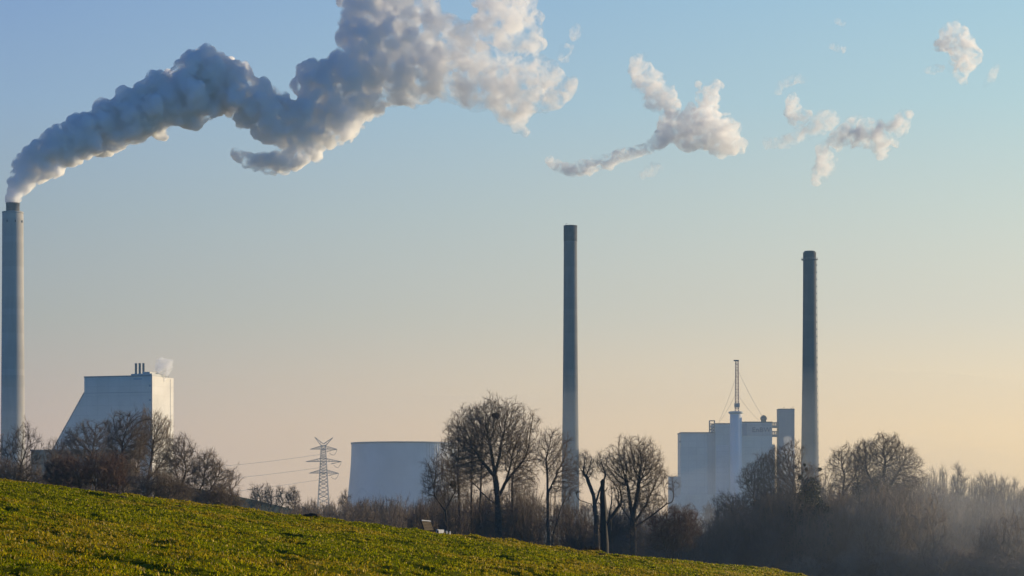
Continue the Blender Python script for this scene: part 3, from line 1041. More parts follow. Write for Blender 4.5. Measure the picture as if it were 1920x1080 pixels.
def colonise(att, trunk, step, dk, g, iters=220, up=.08, wander=.10):
    """branches grown towards the points of a crown; trunk: list of polylines from the base"""
    pos, par = [], []
    for line in trunk:
        line = np.asarray(line, float)
        last = -1
        if pos and line[0][2] > .5:          # a limb springs from the nearest point of the trunk
            last = int(np.argmin(((np.array(pos) - line[0]) ** 2).sum(1)))
            line[0] = pos[last]
        for a, b in zip(line, line[1:]):
            n = max(1, int(np.linalg.norm(b - a) / step))
            for t in range(n):
                pos.append(a + (b - a) * t / n + g.normal(0, .04 * step, 3)); par.append(last); last = len(pos) - 1
        pos.append(line[-1]); par.append(last)
    kids = np.zeros(60000, int)
    pos_a = np.zeros((60000, 3)); n = len(pos)
    pos_a[:n] = np.array(pos)
    dir_a = np.zeros((60000, 3))
    pp_ = np.array(par)
    for q_ in range(n):
        if pp_[q_] >= 0:
            v_ = pos_a[q_] - pos_a[pp_[q_]]
            dir_a[q_] = v_ / max(np.linalg.norm(v_), 1e-6)
    start = n
    alive = np.ones(len(att), bool)
    dist = np.full(len(att), 1e9); near = np.zeros(len(att), int)

    def relax(i0, i1):
        nonlocal dist, near
        for c0 in range(i0, i1, 400):
            c1 = min(i1, c0 + 400)
            ix = np.nonzero(alive)[0]
            if not len(ix): return
            D = np.linalg.norm(att[ix][:, None] - pos_a[None, c0:c1], axis=2)
            j = D.argmin(1); m_ = D[np.arange(len(ix)), j]
            b = m_ < dist[ix]
            dist[ix[b]] = m_[b]; near[ix[b]] = c0 + j[b]
    # the lower trunk carries no branches: only its upper part attracts
    relax(0, n)
    for it in range(iters):
        ix = np.nonzero(alive)[0]
        if len(ix) < 3 or n > 26000: break
        d = att[ix] - pos_a[near[ix]]
        d /= np.maximum(np.linalg.norm(d, axis=1, keepdims=True), 1e-6)
        un, inv = np.unique(near[ix], return_inverse=True)
        s = np.zeros((len(un), 3)); np.add.at(s, inv, d)
        s /= np.maximum(np.linalg.norm(s, axis=1, keepdims=True), 1e-6)
        s += np.array([0, 0, up]) + g.normal(0, wander, s.shape) + 1.05 * dir_a[un]
        s /= np.linalg.norm(s, axis=1, keepdims=True)
        ok = kids[un] < 3
        # attractors whose node is full are dropped
        full = ~ok[inv]
        alive[ix[full]] = False
        un, s = un[ok], s[ok]
        if not len(un): continue
        m_ = len(un)
        pos_a[n:n + m_] = pos_a[un] + s * step
        dir_a[n:n + m_] = s
        par.extend(un.tolist()); kids[un] += 1
        relax(n, n + m_)
        n += m_
        alive &= dist > dk
    return pos_a[:n].copy(), np.array(par), start


def tree_arrays(crowns, trunk, step, dk, n_att, seed, r_base, twig_len=.9, twigs=3, up=.08, wander=.10, shell=3.0, r_tip=.014, droop=0.0, low_cut=None, twig_r=1.0):
    """returns (V, F) of wood thicker than a twig and (V, F) of the twigs"""
    g = np.random.default_rng(seed)
    pts = []
    vol = np.array([c[3] * c[4] * c[5] for c in crowns]); vol = vol / vol.sum()
    for c, f in zip(crowns, vol):
        m_ = max(40, int(n_att * f))
        d = g.normal(0, 1, (m_, 3)); d /= np.linalg.norm(d, axis=1, keepdims=True)
        rr = g.uniform(0, 1, (m_, 1)) ** (1 / shell)
        # lumpy outline
        lump = 1 + .22 * np.sin(d[:, :1] * 5 + seed) * np.sin(d[:, 2:] * 6 + seed * 2) + .13 * np.sin(d[:, 1:2] * 11 + d[:, 2:] * 9 + seed)
        pts.append(np.array(c[:3]) + d * rr * lump * np.array(c[3:6]))
    att = np.concatenate(pts)
    if low_cut is not None: att = att[att[:, 2] > low_cut]
    pos, par, start = colonise(att, trunk, step, dk, g, up=up, wander=wander)
    n = len(pos)
    load = np.zeros(n)
    for i in range(n - 1, -1, -1):
        load[i] = max(load[i] + .02, 1.0)
        if par[i] >= 0: load[par[i]] += load[i]
    e = math.log(max(load.max(), 4)) / math.log(max(r_base / r_tip, 2))
    rad = r_tip * load ** (1 / e)
    has = par >= 0
    i = np.nonzero(has)[0]
    p0, p1 = pos[par[i]], pos[i]
    r0 = np.minimum(rad[par[i]], rad[i] * 1.5); r1 = rad[i]
    # a flare where the trunk meets the ground
    fl = lambda z: 1 + .35 * np.exp(-np.maximum(z, 0) / .7)
    thick = r1 > r_tip * 3.2
    r0 = r0 * fl(p0[:, 2]); r1 = r1 * fl(p1[:, 2])
    V1, F1 = tubes(p0[thick], p1[thick], r0[thick], r1[thick], 7)
    thin = ~thick
    # twigs on every thin node
    ti = i[thin]
    d0 = pos[ti] - pos[par[ti]]; d0 /= np.maximum(np.linalg.norm(d0, axis=1, keepdims=True), 1e-6)
    P0, P1, R0, R1 = [p0[thin]], [p1[thin]], [r0[thin]], [r1[thin]]
    for _ in range(twigs):
        d = d0 + g.normal(0, .40, d0.shape) + np.array([0, 0, .18 - droop])
        d /= np.linalg.norm(d, axis=1, keepdims=True)
        L = twig_len * g.uniform(.45, 1.1, (len(ti), 1))
        a = pos[ti] - d0 * step * g.uniform(0, 1, (len(ti), 1)); m_ = a + d * L * .55
        d2 = d + g.normal(0, .22, d.shape) + np.array([0, 0, .12 - droop]); d2 /= np.linalg.norm(d2, axis=1, keepdims=True)
        b = m_ + d2 * L * .45
        tr = r_tip * .8 * twig_r
        P0 += [a, m_]; P1 += [m_, b]
        R0 += [np.full(len(a), tr), np.full(len(a), tr * .7)]; R1 += [np.full(len(a), tr * .7), np.full(len(a), tr * .3)]
        d3 = d + g.normal(0, .6, d.shape); d3 /= np.linalg.norm(d3, axis=1, keepdims=True)
        P0.append(m_); P1.append(m_ + d3 * L * .45); R0.append(np.full(len(a), tr * .65)); R1.append(np.full(len(a), tr * .3))
    V2, F2 = tubes(np.concatenate(P0), np.concatenate(P1), np.concatenate(R0), np.concatenate(R1), 3)
    return (V1, F1), (V2, F2)


def B_(Y):
    return HY + CZ / Y * F


def crown_px(px, py, rx, ry, Y, base, depth=None):
    c = P(px, py, Y) - base
    kk = mpp(Y)
    return (c.x, c.y, c.z, rx * kk, (depth or rx) * kk, ry * kk)


def tree(name, label, cat, bx, Y, trunk_px, crowns, r_px, seed, n_att=900, dk=.55, step=.42, group=None, twig='twig', bark='bark', twigs=3, twig_len=.9, up=.08, shell=3.0, wander=.10,
         r_tip=.014, dy=0.0, depth=None, extra=None, droop=0.0, twig_r=1.0, low=True):
    """bx: column of the trunk base; trunk_px: list of polylines of (column, row); crowns: list of (column, row, rx, ry)"""
    base = P(bx, HY, Y); base.z = 0
    kk = mpp(Y)
    g = random.Random(seed)
    lines = []
    for li, ln in enumerate(trunk_px):
        pl = []
        for i, (x, y) in enumerate(ln):
            p = P(x, y, Y) - base
            if i == 0 and li == 0: p = Vector((p.x, 0, -.3))
            else: p.y = g.uniform(-.25, .25) * (1.5 if li else .5)
            if i == 0 and li: p.z = max(-.3, p.z)
            pl.append(p[:])
        lines.append(pl)
    cr = [crown_px(*c, Y, base, depth) for c in crowns]
    if low and name == 'tree':                        # a scatter of shoots low on the stem
        bot = max(c[1] + c[3] for c in crowns); bx0 = trunk_px[0][1][0]; rr_ = max(c[2] for c in crowns)
        if B_(Y) - bot > 30:
            cr.append(crown_px(bx0, (bot + B_(Y)) / 2 - 12, rr_ * .55, (B_(Y) - bot) * .42, Y, base, depth))
    (V1, F1), (V2, F2) = tree_arrays(cr, shorten(lines), step * .85, dk * .8, int(n_att * 2.7), seed, r_px * kk * .57, twig_len, twigs, up, wander, shell, r_tip, droop, twig_r=twig_r)
    root = empty(name, base, 0, label, cat, group)
    link_mesh('trunk', mesh_np('trunk', V1, [F1], True), M[bark], root)
    link_mesh('crown', mesh_np('crown', V2, [F2], False), M[twig], root)
    return root


def shorten(lines):
    out = []
    for ln in lines:
        ln = [Vector(p) for p in ln]
        if len(ln) > 2: ln[-1] = ln[-2].lerp(ln[-1], .35)
        out.append([p[:] for p in ln])
    return out


def leaf_ball(c, r, n, g, size=.14, hollow=.35):
    d = g.normal(0, 1, (n, 3)); d /= np.linalg.norm(d, axis=1, keepdims=True)
    p = np.array(c) + d * np.array(r) * (hollow + (1 - hollow) * g.uniform(0, 1, (n, 1)) ** .5)
    a = g.normal(0, 1, (n, 3)); a /= np.linalg.norm(a, axis=1, keepdims=True)
    b = np.cross(a, g.normal(0, 1, (n, 3))); b /= np.linalg.norm(b, axis=1, keepdims=True)
    s = size * g.uniform(.6, 1.3, (n, 1))
    V = np.stack([p - a * s, p + b * s * .5, p + a * s, p - b * s * .5], 1).reshape(-1, 3)
    return V, np.arange(n * 4).reshape(n, 4)


def ball_part(name, balls, root, Y, m, n, seed, size=.14, hollow=.35):
    if name == 'mistletoe':
        return [ball_part_one(name, [b_], root, Y, m, n, seed + i, size, hollow) for i, b_ in enumerate(balls)]
    return ball_part_one(name, balls, root, Y, m, n, seed, size, hollow)


def ball_part_one(name, balls, root, Y, m, n, seed, size=.14, hollow=.35):
    g = np.random.default_rng(seed)
    Vs, Fs, k0 = [], [], 0
    for (px, py, rx, ry, dy) in balls:
        c = P(px, py, Y) - Vector(root.location)
        c.y += dy
        kk = mpp(Y)
        V, Fc = leaf_ball(c[:], (rx * kk, min(rx, ry) * kk, ry * kk), int(n * rx * ry / 400) + 20, g, size, hollow)
        Vs.append(V); Fs.append(Fc + k0); k0 += len(V)
    return link_mesh(name, mesh_np(name, np.concatenate(Vs), [np.concatenate(Fs)]), m, root)


BASE = lambda Y: HY + CZ / Y * F      # photo row of the flood plain at distance Y

# ---- left cluster behind the meadow
YL = 270; B = BASE(YL)
tree('tree', 'slender bare tree with a straight leaning stem in front of the steaming chimney', 'tree', 35, YL, [[(35, B), (36, 900), (40, 850)]], [(44, 838, 30, 44), (64, 850, 20, 26)], 4.2, 1, 420, .5, .4, twigs=3, twig_len=.8)
tree('tree', 'low crooked bare tree cut by the picture edge beside the tall chimney', 'tree', -6, YL + 15, [[(-6, B), (2, 880), (6, 860)], [(2, 885), (16, 862), (14, 845)]], [(6, 845, 26, 26), (-10, 858, 30, 30)], 3.4, 2, 420, .5, .4, twigs=3)
tree('tree', 'bushy bare tree in front of the sloping wall of the white building', 'tree', 150, YL + 20, [[(150, B), (152, 900), (150, 850)], [(152, 905), (170, 860), (182, 830)]], [(150, 838, 34, 42), (185, 836, 30, 40)], 4.5, 3, 1000, .5, .4, twigs=4)
tree('tree', 'small twiggy tree at the foot of the sloping wall', 'tree', 108, YL + 30, [[(108, B), (110, 900), (108, 870)]], [(108, 858, 26, 34)], 3, 4, 480, .5, .4, twigs=4)
tree('tree', 'tall dense upright bare tree rising highest against the front of the white building', 'tree', 231, YL, [[(231, B), (231, 910), (228, 850), (232, 800)], [(232, 915), (252, 890), (268, 850)]], [(226, 828, 26, 48), (252, 828, 26, 52), (236, 880, 34, 36)], 5.5, 5, 1700, .45, .38, twigs=4, up=.28, twig_len=1.0)
tree('tree', 'bare tree with steeply fanned branches crossing the sunlit wall', 'tree', 272, YL + 6, [[(272, B), (276, 905), (284, 860), (288, 815)], [(276, 900), (296, 880), (310, 850)]], [(278, 824, 22, 50), (302, 824, 22, 46), (306, 868, 22, 34)], 5, 6, 1500, .45, .38, twigs=4, up=.32, twig='twig_pale', twig_len=1.0)
tree('tree', 'rounded bare tree standing just right of the sunlit wall', 'tree', 336, YL - 6, [[(336, B), (335, 920), (334, 870)], [(335, 925), (348, 890), (352, 860)]], [(338, 862, 28, 38), (352, 880, 22, 32)], 4.2, 7, 900, .45, .38, twigs=4, up=.15)
tree('tree', 'low many-stemmed bushy tree leaning away at the end of the left clump', 'tree', 362, YL - 12, [[(362, B), (364, 955), (376, 915), (390, 880)], [(364, 958), (392, 925), (412, 890)], [(364, 960), (398, 945), (425, 920)]], [(388, 888, 30, 38), (408, 905, 28, 36), (372, 915, 24, 26)], 3.6, 8, 1300, .45, .38, twigs=4, up=.1)
tree('tree', 'small thin sapling at the outer end of the left clump', 'tree', 432, YL, [[(432, B), (432, 940), (436, 905)]], [(436, 905, 16, 28), (424, 925, 18, 18)], 2, 9, 260, .5, .4, twigs=3)
tree('shrub', 'reddish-brown bush under the sloping wall', 'shrub', 128, YL - 20, [[(128, B), (126, 900)], [(128, B), (150, 895)], [(128, B), (104, 890)]], [(126, 890, 44, 32)], 2.4, 10, 1100, .42, .36, twigs=4, twig='twig_red', bark='bark')
tree('shrub', 'dense brown bush between the upright trees and the crest', 'shrub', 200, YL - 18, [[(200, B), (196, 910)], [(200, B), (222, 900)], [(200, B), (178, 905)]], [(198, 890, 42, 36)], 2.4, 11, 1100, .42, .36, twigs=4, twig='twig_red')
tree('shrub', 'brown bush below the fanned branches by the crest', 'shrub', 296, YL - 22, [[(296, B), (294, 930)], [(296, B), (318, 920)], [(296, B), (270, 915)]], [(290, 912, 44, 26), (330, 925, 30, 22)], 2.4, 12, 1100, .42, .36, twigs=4)
tree('shrub', 'brown bush below the slender tree at the picture edge', 'shrub', 16, YL - 15, [[(16, B), (14, 905)], [(16, B), (34, 900)]], [(14, 890, 34, 22), (48, 894, 26, 16)], 2.0, 13, 700, .42, .36, twigs=4)
tree('shrub', 'low spreading bush at the outer foot of the left clump', 'shrub', 404, YL - 14, [[(404, B), (404, 950)], [(404, B), (430, 948)]], [(404, 936, 40, 20), (440, 944, 22, 14)], 2.0, 14, 700, .42, .36, twigs=4)

# ---- small trees on the skyline between the clump and the cooling tower
YM = 620; B = BASE(YM)
for i, (x, top, w_, lab) in enumerate(((482, 912, 13, 'hazy small twin-stemmed tree nearest the left clump, before the pylon'), (503, 911, 9, 'hazy thin fan-shaped tree beside the twin-stemmed one'),
                                       (524, 914, 8, 'hazy slim tree, slimmest of the four before the pylon'), (548, 916, 14, 'hazy rounded tree nearest to the pylon'),
                                       (646, 922, 8, 'tiny thin tree at the cooling tower edge'))):
    tree('tree', lab, 'tree', x, YM, [[(x, B), (x, 960), (x + 1, 945)], [(x, 962), (x + 6, 945)]], [(x, (top + 958) / 2, w_, (958 - top) / 2)], 1.6, 30 + i, 420, .55, .5, group='small hazy trees before the pylon', twigs=3, twig_len=1.3, r_tip=.026, up=.3)

# ---- centre group
YC = 330; B = BASE(YC)
tree('tree', 'largest bare tree with a broad rounded crown and forked trunk, bird nest in its top', 'tree', 935, YC,
     [[(936, B), (935, 1000), (934, 940), (928, 890), (922, 850), (912, 800)], [(934, 935), (948, 905), (958, 870), (966, 820)], [(929, 895), (900, 860), (880, 825)], [(928, 890), (938, 850), (942, 800)], [(948, 905), (980, 865), (996, 840)], [(934, 948), (905, 925), (890, 908)]],
     [(915, 818, 62, 66), (955, 822, 56, 62), (880, 838, 44, 52), (988, 850, 24, 42), (935, 775, 40, 22), (880, 880, 40, 34), (985, 888, 28, 34)], 12, 51, 3800, .5, .42, twigs=3, twig_len=.85, up=.12, shell=2.6)
tree('tree', 'tall slim bare tree standing just left of the broad-crowned one', 'tree', 862, YC + 25, [[(864, B), (862, 960), (859, 900), (857, 830)]], [(858, 812, 24, 38), (862, 850, 36, 44), (855, 890, 30, 40)], 5.2, 52, 1100, .5, .42, twigs=3)
tree('tree', 'thin straight bare stem between the slim tree and broad-crowned trunk', 'tree', 884, YC + 20, [[(885, B), (884, 960), (884, 880), (886, 815)]], [(886, 815, 24, 46), (888, 870, 26, 40)], 3.6, 53, 520, .5, .42, twigs=3)
tree('tree', 'straight thin stem close behind the broad-crowned trunk', 'tree', 902, YC + 14, [[(898, B), (900, 960), (902, 900), (904, 830)]], [(904, 828, 26, 48), (906, 880, 26, 40)], 3.8, 54, 480, .5, .42, twigs=3)
tree('tree', 'thin stem with ascending branches at the sunny side of the broad crown', 'tree', 962, YC + 18, [[(962, B), (962, 980), (960, 920), (962, 850)]], [(968, 850, 30, 46), (975, 900, 30, 40)], 4.4, 55, 480, .5, .42, twigs=3)
t = tree('shrub', 'spreading bare bush before the cooling tower with a dark mistletoe ball', 'shrub', 838, YC + 8, [[(838, B), (836, 950), (830, 905)], [(836, 955), (852, 925), (858, 900)], [(836, 960), (815, 930), (812, 905)]], [(830, 888, 34, 32), (820, 915, 30, 28), (858, 920, 22, 30)], 3.2, 56, 1100, .48, .4, twigs=3)
ball_part('mistletoe', [(849, 908, 5.5, 7, -.3)], t, YC + 8, M['ivy'], 3500, 5, .13, .1)
tree('tree', 'upright bare tree beside the middle chimney', 'tree', 1028, YC - 10, [[(1028, B), (1028, 1000), (1027, 930), (1026, 880), (1020, 835)], [(1027, 925), (1042, 895), (1054, 860)], [(1030, B), (1036, 1005), (1050, 960), (1062, 925)]],
     [(1022, 845, 20, 38), (1042, 855, 30, 48), (1056, 895, 30, 42)], 6, 57, 1300, .48, .4, twigs=3, up=.16)
# storm-broken pollard group
t = tree('tree', 'crooked bare tree with one heavy limb reaching out to the left', 'tree', 1119, YC - 20,
         [[(1120, B), (1119, 1020), (1118, 965), (1108, 945), (1090, 939), (1078, 932)], [(1118, 960), (1113, 930), (1100, 895), (1088, 880)], [(1119, 950), (1124, 920), (1132, 900), (1140, 880)]],
         [(1100, 876, 18, 24), (1094, 862, 14, 12), (1125, 868, 14, 20), (1082, 926, 8, 6)], 11, 58, 520, .42, .36, twigs=3)
root = empty('dead_trunk', P(1133, HY, YC - 24) * 1, 0, 'thick broken-off dead trunk with a knobbed top', 'tree')
root.location.z = 0
zz = lambda y: P(0, y, YC - 24).z
kk = mpp(YC - 24)
bm = bmesh.new()
prof = [(B, 9.5, 0), (1020, 7.6, 0), (985, 6.4, -.5), (955, 6.2, -1), (930, 5.2, -2.5), (915, 3.8, -3), (908, 4.0, -3), (903, 4.6, -2.6), (900, 3.6, -2.2), (898, 1.6, -2)]
rings = []
for (y, r, x) in prof:
    z = max(-.2, zz(y))
    rings.append([bm.verts.new(((x + r * (1 + .16 * math.sin(3 * a + y)) * math.cos(a)) * kk, r * (1 + .12 * math.sin(2 * a + y)) * kk * math.sin(a), z)) for a in [2 * math.pi * i / 14 for i in range(14)]])
for a, b in zip(rings, rings[1:]):
    for i in range(14): bm.faces.new((a[i], a[(i + 1) % 14], b[(i + 1) % 14], b[i]))
bm.faces.new(rings[-1])
for (y0, y1, x0, x1, r_) in ((985, 972, 5, 12, 1.6), (950, 941, -6, -11, 1.3), (925, 914, -1, 6, 1.2), (1000, 990, -6, -10, 1.3)):   # broken branch stubs
    bar(bm, (x0 * kk, 0, zz(y0)), (x1 * kk, -.2, zz(y1)), r_ * kk, 7, r_ * .55 * kk)
obj_bm('trunk', bm, M['wood_dark'], root, smooth=True)
bm = bmesh.new()
bar(bm, (-1 * kk, 0, zz(968)), (-7 * kk, .1, zz(935)), 2.6 * kk, 8, 2.0 * kk); bar(bm, (-7 * kk, .1, zz(935)), (-6 * kk, .2, zz(918)), 2.0 * kk, 8, 1.0 * kk)
obj_bm('limb_stub', bm, M['wood_dark'], root, smooth=True)
tree('tree', 'stout short-limbed tree pressed against the broken trunk', 'tree', 1143, YC - 14, [[(1144, B), (1142, 1000), (1143, 960), (1150, 930)], [(1142, 975), (1160, 950), (1172, 935)]], [(1158, 925, 16, 30), (1146, 905, 10, 20)], 12, 60, 380, .45, .4, twigs=2)
tree('tree', 'rounded bare tree with many upswept limbs and one low limb stretching right', 'tree', 1187, YC - 16,
     [[(1188, B), (1187, 1020), (1186, 975), (1180, 930), (1172, 880)], [(1187, 975), (1196, 925), (1200, 870)], [(1187, 985), (1212, 945), (1228, 905)], [(1187, 990), (1225, 965), (1250, 945), (1275, 937)], [(1186, 980), (1164, 950), (1150, 915)]],
     [(1190, 868, 42, 48), (1215, 885, 36, 46), (1165, 880, 36, 42), (1205, 935, 42, 30), (1262, 915, 12, 20)], 12, 61, 2600, .45, .4, twigs=3, up=.14, shell=2.4)
nb = empty('bird_nest', P(929, 779, YC), 0, 'dark twig nest lodged high in the broad-crowned tree', 'nest')
g = np.random.default_rng(4)
V, Fc = leaf_ball((0, 0, 0), (.52, .45, .28), 420, g, .22, .3)
link_mesh('nest_bowl', mesh_np('nest_bowl', V, [Fc]), M['bark'], nb)

# ---- shrubs before the power station
tree('shrub', 'brown bush with pale leaves beside the low reaching limb', 'shrub', 1262, YC - 10, [[(1262, B), (1262, 1010)], [(1262, B), (1285, 1000)], [(1262, B), (1240, 1000)]], [(1262, 998, 46, 42), (1290, 985, 24, 30)], 2.4, 62, 1300, .42, .38, twigs=4, twig='twig_red')
tree('tree', 'leaning sparse tree in front of the pale power-station blocks', 'tree', 1392, YC + 20, [[(1396, B), (1386, 1010), (1376, 965), (1366, 935)]], [(1366, 948, 30, 24), (1384, 956, 30, 28)], 3.2, 63, 600, .48, .42, twigs=3)

# ---- right-hand wood
YR = 350; B = BASE(YR)
t = tree('tree', 'broad dark tree with mistletoe balls in front of the stair tower', 'tree', 1462, YR, [[(1462, B), (1462, 1010), (1456, 950), (1440, 905)], [(1460, 975), (1486, 930), (1492, 880)], [(1458, 985), (1420, 945), (1402, 915)]],
         [(1450, 886, 40, 40), (1420, 900, 34, 34), (1482, 868, 24, 40), (1440, 935, 48, 36)], 7, 70, 3300, .46, .4, twigs=3, bark='bark')
ball_part('mistletoe', [(1491, 876, 4.5, 4.2, 0), (1404, 902, 4, 4, 0), (1424, 898, 3, 3, 0)], t, YR, M['ivy'], 1500, 6, .10, .1)
ball_part('ivy', [(1462, 955, 24, 40, 0), (1440, 980, 26, 30, 0), (1420, 945, 13, 10, 0)], t, YR, M['ivy'], 900, 7, .16, .1)
t = tree('tree', 'ivy-smothered dark evergreen-looking tree at the foot of the dark chimney', 'tree', 1514, YR - 10, [[(1514, B), (1514, 960), (1520, 890)], [(1514, 960), (1506, 900), (1500, 880)]], [(1515, 895, 34, 26)], 6, 71, 420, .5, .42, twigs=2)
ball_part('ivy', [(1520, 918, 20, 24, 0), (1512, 945, 32, 26, 0), (1528, 960, 34, 22, 0), (1500, 985, 36, 46, 0), (1490, 1040, 44, 46, 0), (1540, 1010, 30, 50, 0), (1500, 895, 5, 5, 0), (1512, 880, 3.5, 3.5, 0), (1537, 880, 4, 3.5, 0), (1508, 872, 3, 3, 0)], t, YR - 10, M['ivy'], 1000, 8, .17, .15)
tree('tree', 'bare tree with twisting upper limbs beside the dark chimney', 'tree', 1578, YR + 20, [[(1576, B), (1578, 1000), (1580, 930), (1584, 890), (1572, 860)], [(1580, 925), (1602, 895), (1612, 865)]], [(1580, 868, 26, 32), (1606, 872, 24, 38), (1590, 915, 36, 34)], 6.5, 72, 2400, .48, .42, twigs=3)
t = tree('tree', 'tallest bare tree of the right-hand wood with a bushy rounded top', 'tree', 1652, YR + 10, [[(1650, B), (1652, 1000), (1655, 930), (1658, 880), (1662, 840)], [(1655, 935), (1682, 890), (1700, 855)], [(1654, 940), (1630, 895), (1616, 862)]],
     [(1662, 850, 38, 36), (1692, 870, 34, 34), (1626, 860, 30, 34), (1665, 905, 54, 42), (1718, 895, 18, 24)], 10, 73, 4800, .46, .42, twigs=3, shell=2.3)
ball_part('ivy', [(1652, 915, 15, 30, 0), (1648, 950, 9, 26, 0)], t, YR + 10, M['ivy'], 500, 9, .16, .1)
t = tree('tree', 'ivy-clad leaning stem between the twisting tree and tallest tree', 'tree', 1614, YR + 12, [[(1606, B), (1610, 1000), (1612, 930), (1606, 900)]], [(1606, 890, 18, 34)], 4.6, 74, 420, .5, .42, twigs=3)
ball_part('ivy', [(1608, 918, 11, 22, 0)], t, YR + 12, M['ivy'], 500, 10, .15, .1)
tree('shrub', 'large brown arching thicket bush below the tallest tree', 'shrub', 1712, YR + 30, [[(1705, B + 10), (1712, 1010), (1730, 960)], [(1705, B), (1745, 1000), (1770, 960)], [(1705, B), (1690, 980)]], [(1722, 975, 56, 56), (1760, 1000, 40, 50), (1700, 1010, 40, 50)], 3, 75, 2000, .5, .44, twigs=4, twig='twig')
# poplars in the haze farther off
YP = 640; B = BASE(YP)
pop = [(1736, 902, 9), (1751, 893, 7), (1768, 889, 8), (1797, 891, 13), (1822, 908, 8), (1836, 901, 9), (1853, 900, 11), (1868, 908, 9), (1884, 910, 11), (1902, 917, 10), (1921, 924, 11)]
plab = ['slim hazy poplar nearest the tallest right-hand tree', 'second slim poplar out from the tallest tree, thinnest of the row', 'tallest slim poplar beside the gap in the row', 'broad plume-shaped poplar standing alone beyond the gap',
        'narrow poplar just behind the broad one', 'pointed poplar second past the broad plume-shaped one', 'full poplar at the peak of the descending row', 'narrow poplar just past the peak of the descending row',
        'full poplar halfway down the descending row', 'poplar second from the picture edge in the descending row', 'poplar cut by the picture edge at the end of the row']
for i, ((x, top, w_), lab) in enumerate(zip(pop, plab)):
    top -= 5; w_ *= 1.15
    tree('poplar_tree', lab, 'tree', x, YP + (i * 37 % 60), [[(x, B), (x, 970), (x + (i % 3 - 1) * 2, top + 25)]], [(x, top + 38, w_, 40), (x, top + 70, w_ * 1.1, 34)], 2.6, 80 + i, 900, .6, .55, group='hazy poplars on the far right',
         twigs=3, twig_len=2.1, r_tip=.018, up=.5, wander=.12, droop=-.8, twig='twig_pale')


# ---- undergrowth that nobody could count
def thicket(name, label, spots, protos, m, seed):
    g = np.random.default_rng(seed)
    Vs, Fs, k0 = [], [], 0
    for (px, Y, top, w_) in spots:
        V, Fc, h, rr = protos[g.integers(len(protos))]
        hz = max(.8, P(px, top, Y).z) * g.uniform(.88, 1.08)
        wm = w_ * mpp(Y)
        a = g.uniform(0, 6.283)
        ca, sa = math.cos(a), math.sin(a)
        X = V @ np.array([[ca, sa, 0], [-sa, ca, 0], [0, 0, 1]])
        X = X * np.array([wm / rr, wm / rr, hz / h]) + np.array([(px - 960) / F * Y, Y, 0])
        Vs.append(X); Fs.append(Fc + k0); k0 += len(X)
    o = link_mesh(name, mesh_np(name, np.concatenate(Vs), [np.concatenate(Fs)]), m)
    return tag(o, label, 'undergrowth', kind='stuff')


def shrub_proto(seed, h=6.0, r=3.2, n_att=520, twigs=4, r_tip=.022):
    g = random.Random(seed)
    lines = [[(0, 0, -.2), (g.uniform(-.4, .4), g.uniform(-.4, .4), h * .3)]] + [[(g.uniform(-.4, .4), g.uniform(-.4, .4), -.2), (math.cos(a) * r * .5, math.sin(a) * r * .5, h * .4)] for a in [g.uniform(0, 6.3) for _ in range(4)]]
    (V1, F1), (V2, F2) = tree_arrays([(0, 0, h * .56, r, r, h * .44), (0, 0, h * .2, r * .95, r * .95, h * .2)], lines, .45, .55, n_att, seed, .09, 1.1, twigs, .12, .25, 2.2, r_tip)
    return np.concatenate([V1, V2]), np.concatenate([np.concatenate([F1[:, :], ]), F2 + len(V1)]), h, r


protos = [shrub_proto(s) for s in (201, 202, 203, 204)]
g = random.Random(77)
spots = []
for i in range(46):                                  # bank of bushes in front of the cooling tower
    x = g.uniform(555, 800); spots.append((x, g.uniform(420, 620), np.interp(x, [555, 600, 640, 700, 760, 800], [950, 946, 943, 937, 940, 945]) + g.uniform(-1, 10), g.uniform(14, 26)))
for i in range(26):
    x = g.uniform(440, 580); spots.append((x, g.uniform(420, 560), np.interp(x, [440, 500, 580], [958, 962, 955]) + g.uniform(-2, 8), g.uniform(12, 22)))
thicket('undergrowth', 'dark grey bank of leafless bushes below the cooling tower and pylon', spots, protos, M['twig'], 1)
spots = []
for i in range(100):                                 # scrub under the centre trees
    x = g.uniform(770, 1250); spots.append((x, g.uniform(335, 430), np.interp(x, [770, 800, 850, 900, 1000, 1060, 1110, 1150, 1250], [955, 930, 912, 925, 908, 915, 965, 945, 960]) + g.uniform(-8, 44), g.uniform(14, 28)))
thicket('undergrowth', 'brown leafless scrub under the broad-crowned tree and its neighbours', spots, protos, M['twig'], 2)
spots = []
for i in range(130):
    x = g.uniform(1250, 1700); spots.append((x, g.uniform(330, 400), np.interp(x, [1250, 1300, 1340, 1400, 1460, 1560, 1660], [970, 980, 955, 930, 905, 905, 905]) + g.uniform(-5, 60), g.uniform(20, 40)))
thicket('undergrowth', 'dark tangled scrub in front of the power station and ivy trees', spots, protos, M['twig'], 3)
spots = []
for i in range(190):
    x = g.uniform(1600, 1980); spots.append((x, g.uniform(330, 600), np.interp(x, [1640, 1760, 1800, 1860, 1960], [905, 905, 930, 925, 935]) + g.uniform(-4, 80), g.uniform(24, 44)))
thicket('undergrowth', 'grey misty thicket filling the lower right below the poplars', spots, protos, M['twig_pale'], 4)  # paler twig colour adds to the mist's lightening here
spots = []
for i in range(60):
    x = g.uniform(-60, 450); spots.append((x, g.uniform(285, 420), np.interp(x, [-60, 60, 140, 300, 380, 450], [880, 872, 872, 885, 915, 945]) + g.uniform(0, 30), g.uniform(20, 34)))
thicket('undergrowth', 'dark brown scrub behind the left clump of trees', spots, protos, M['twig'], 5)

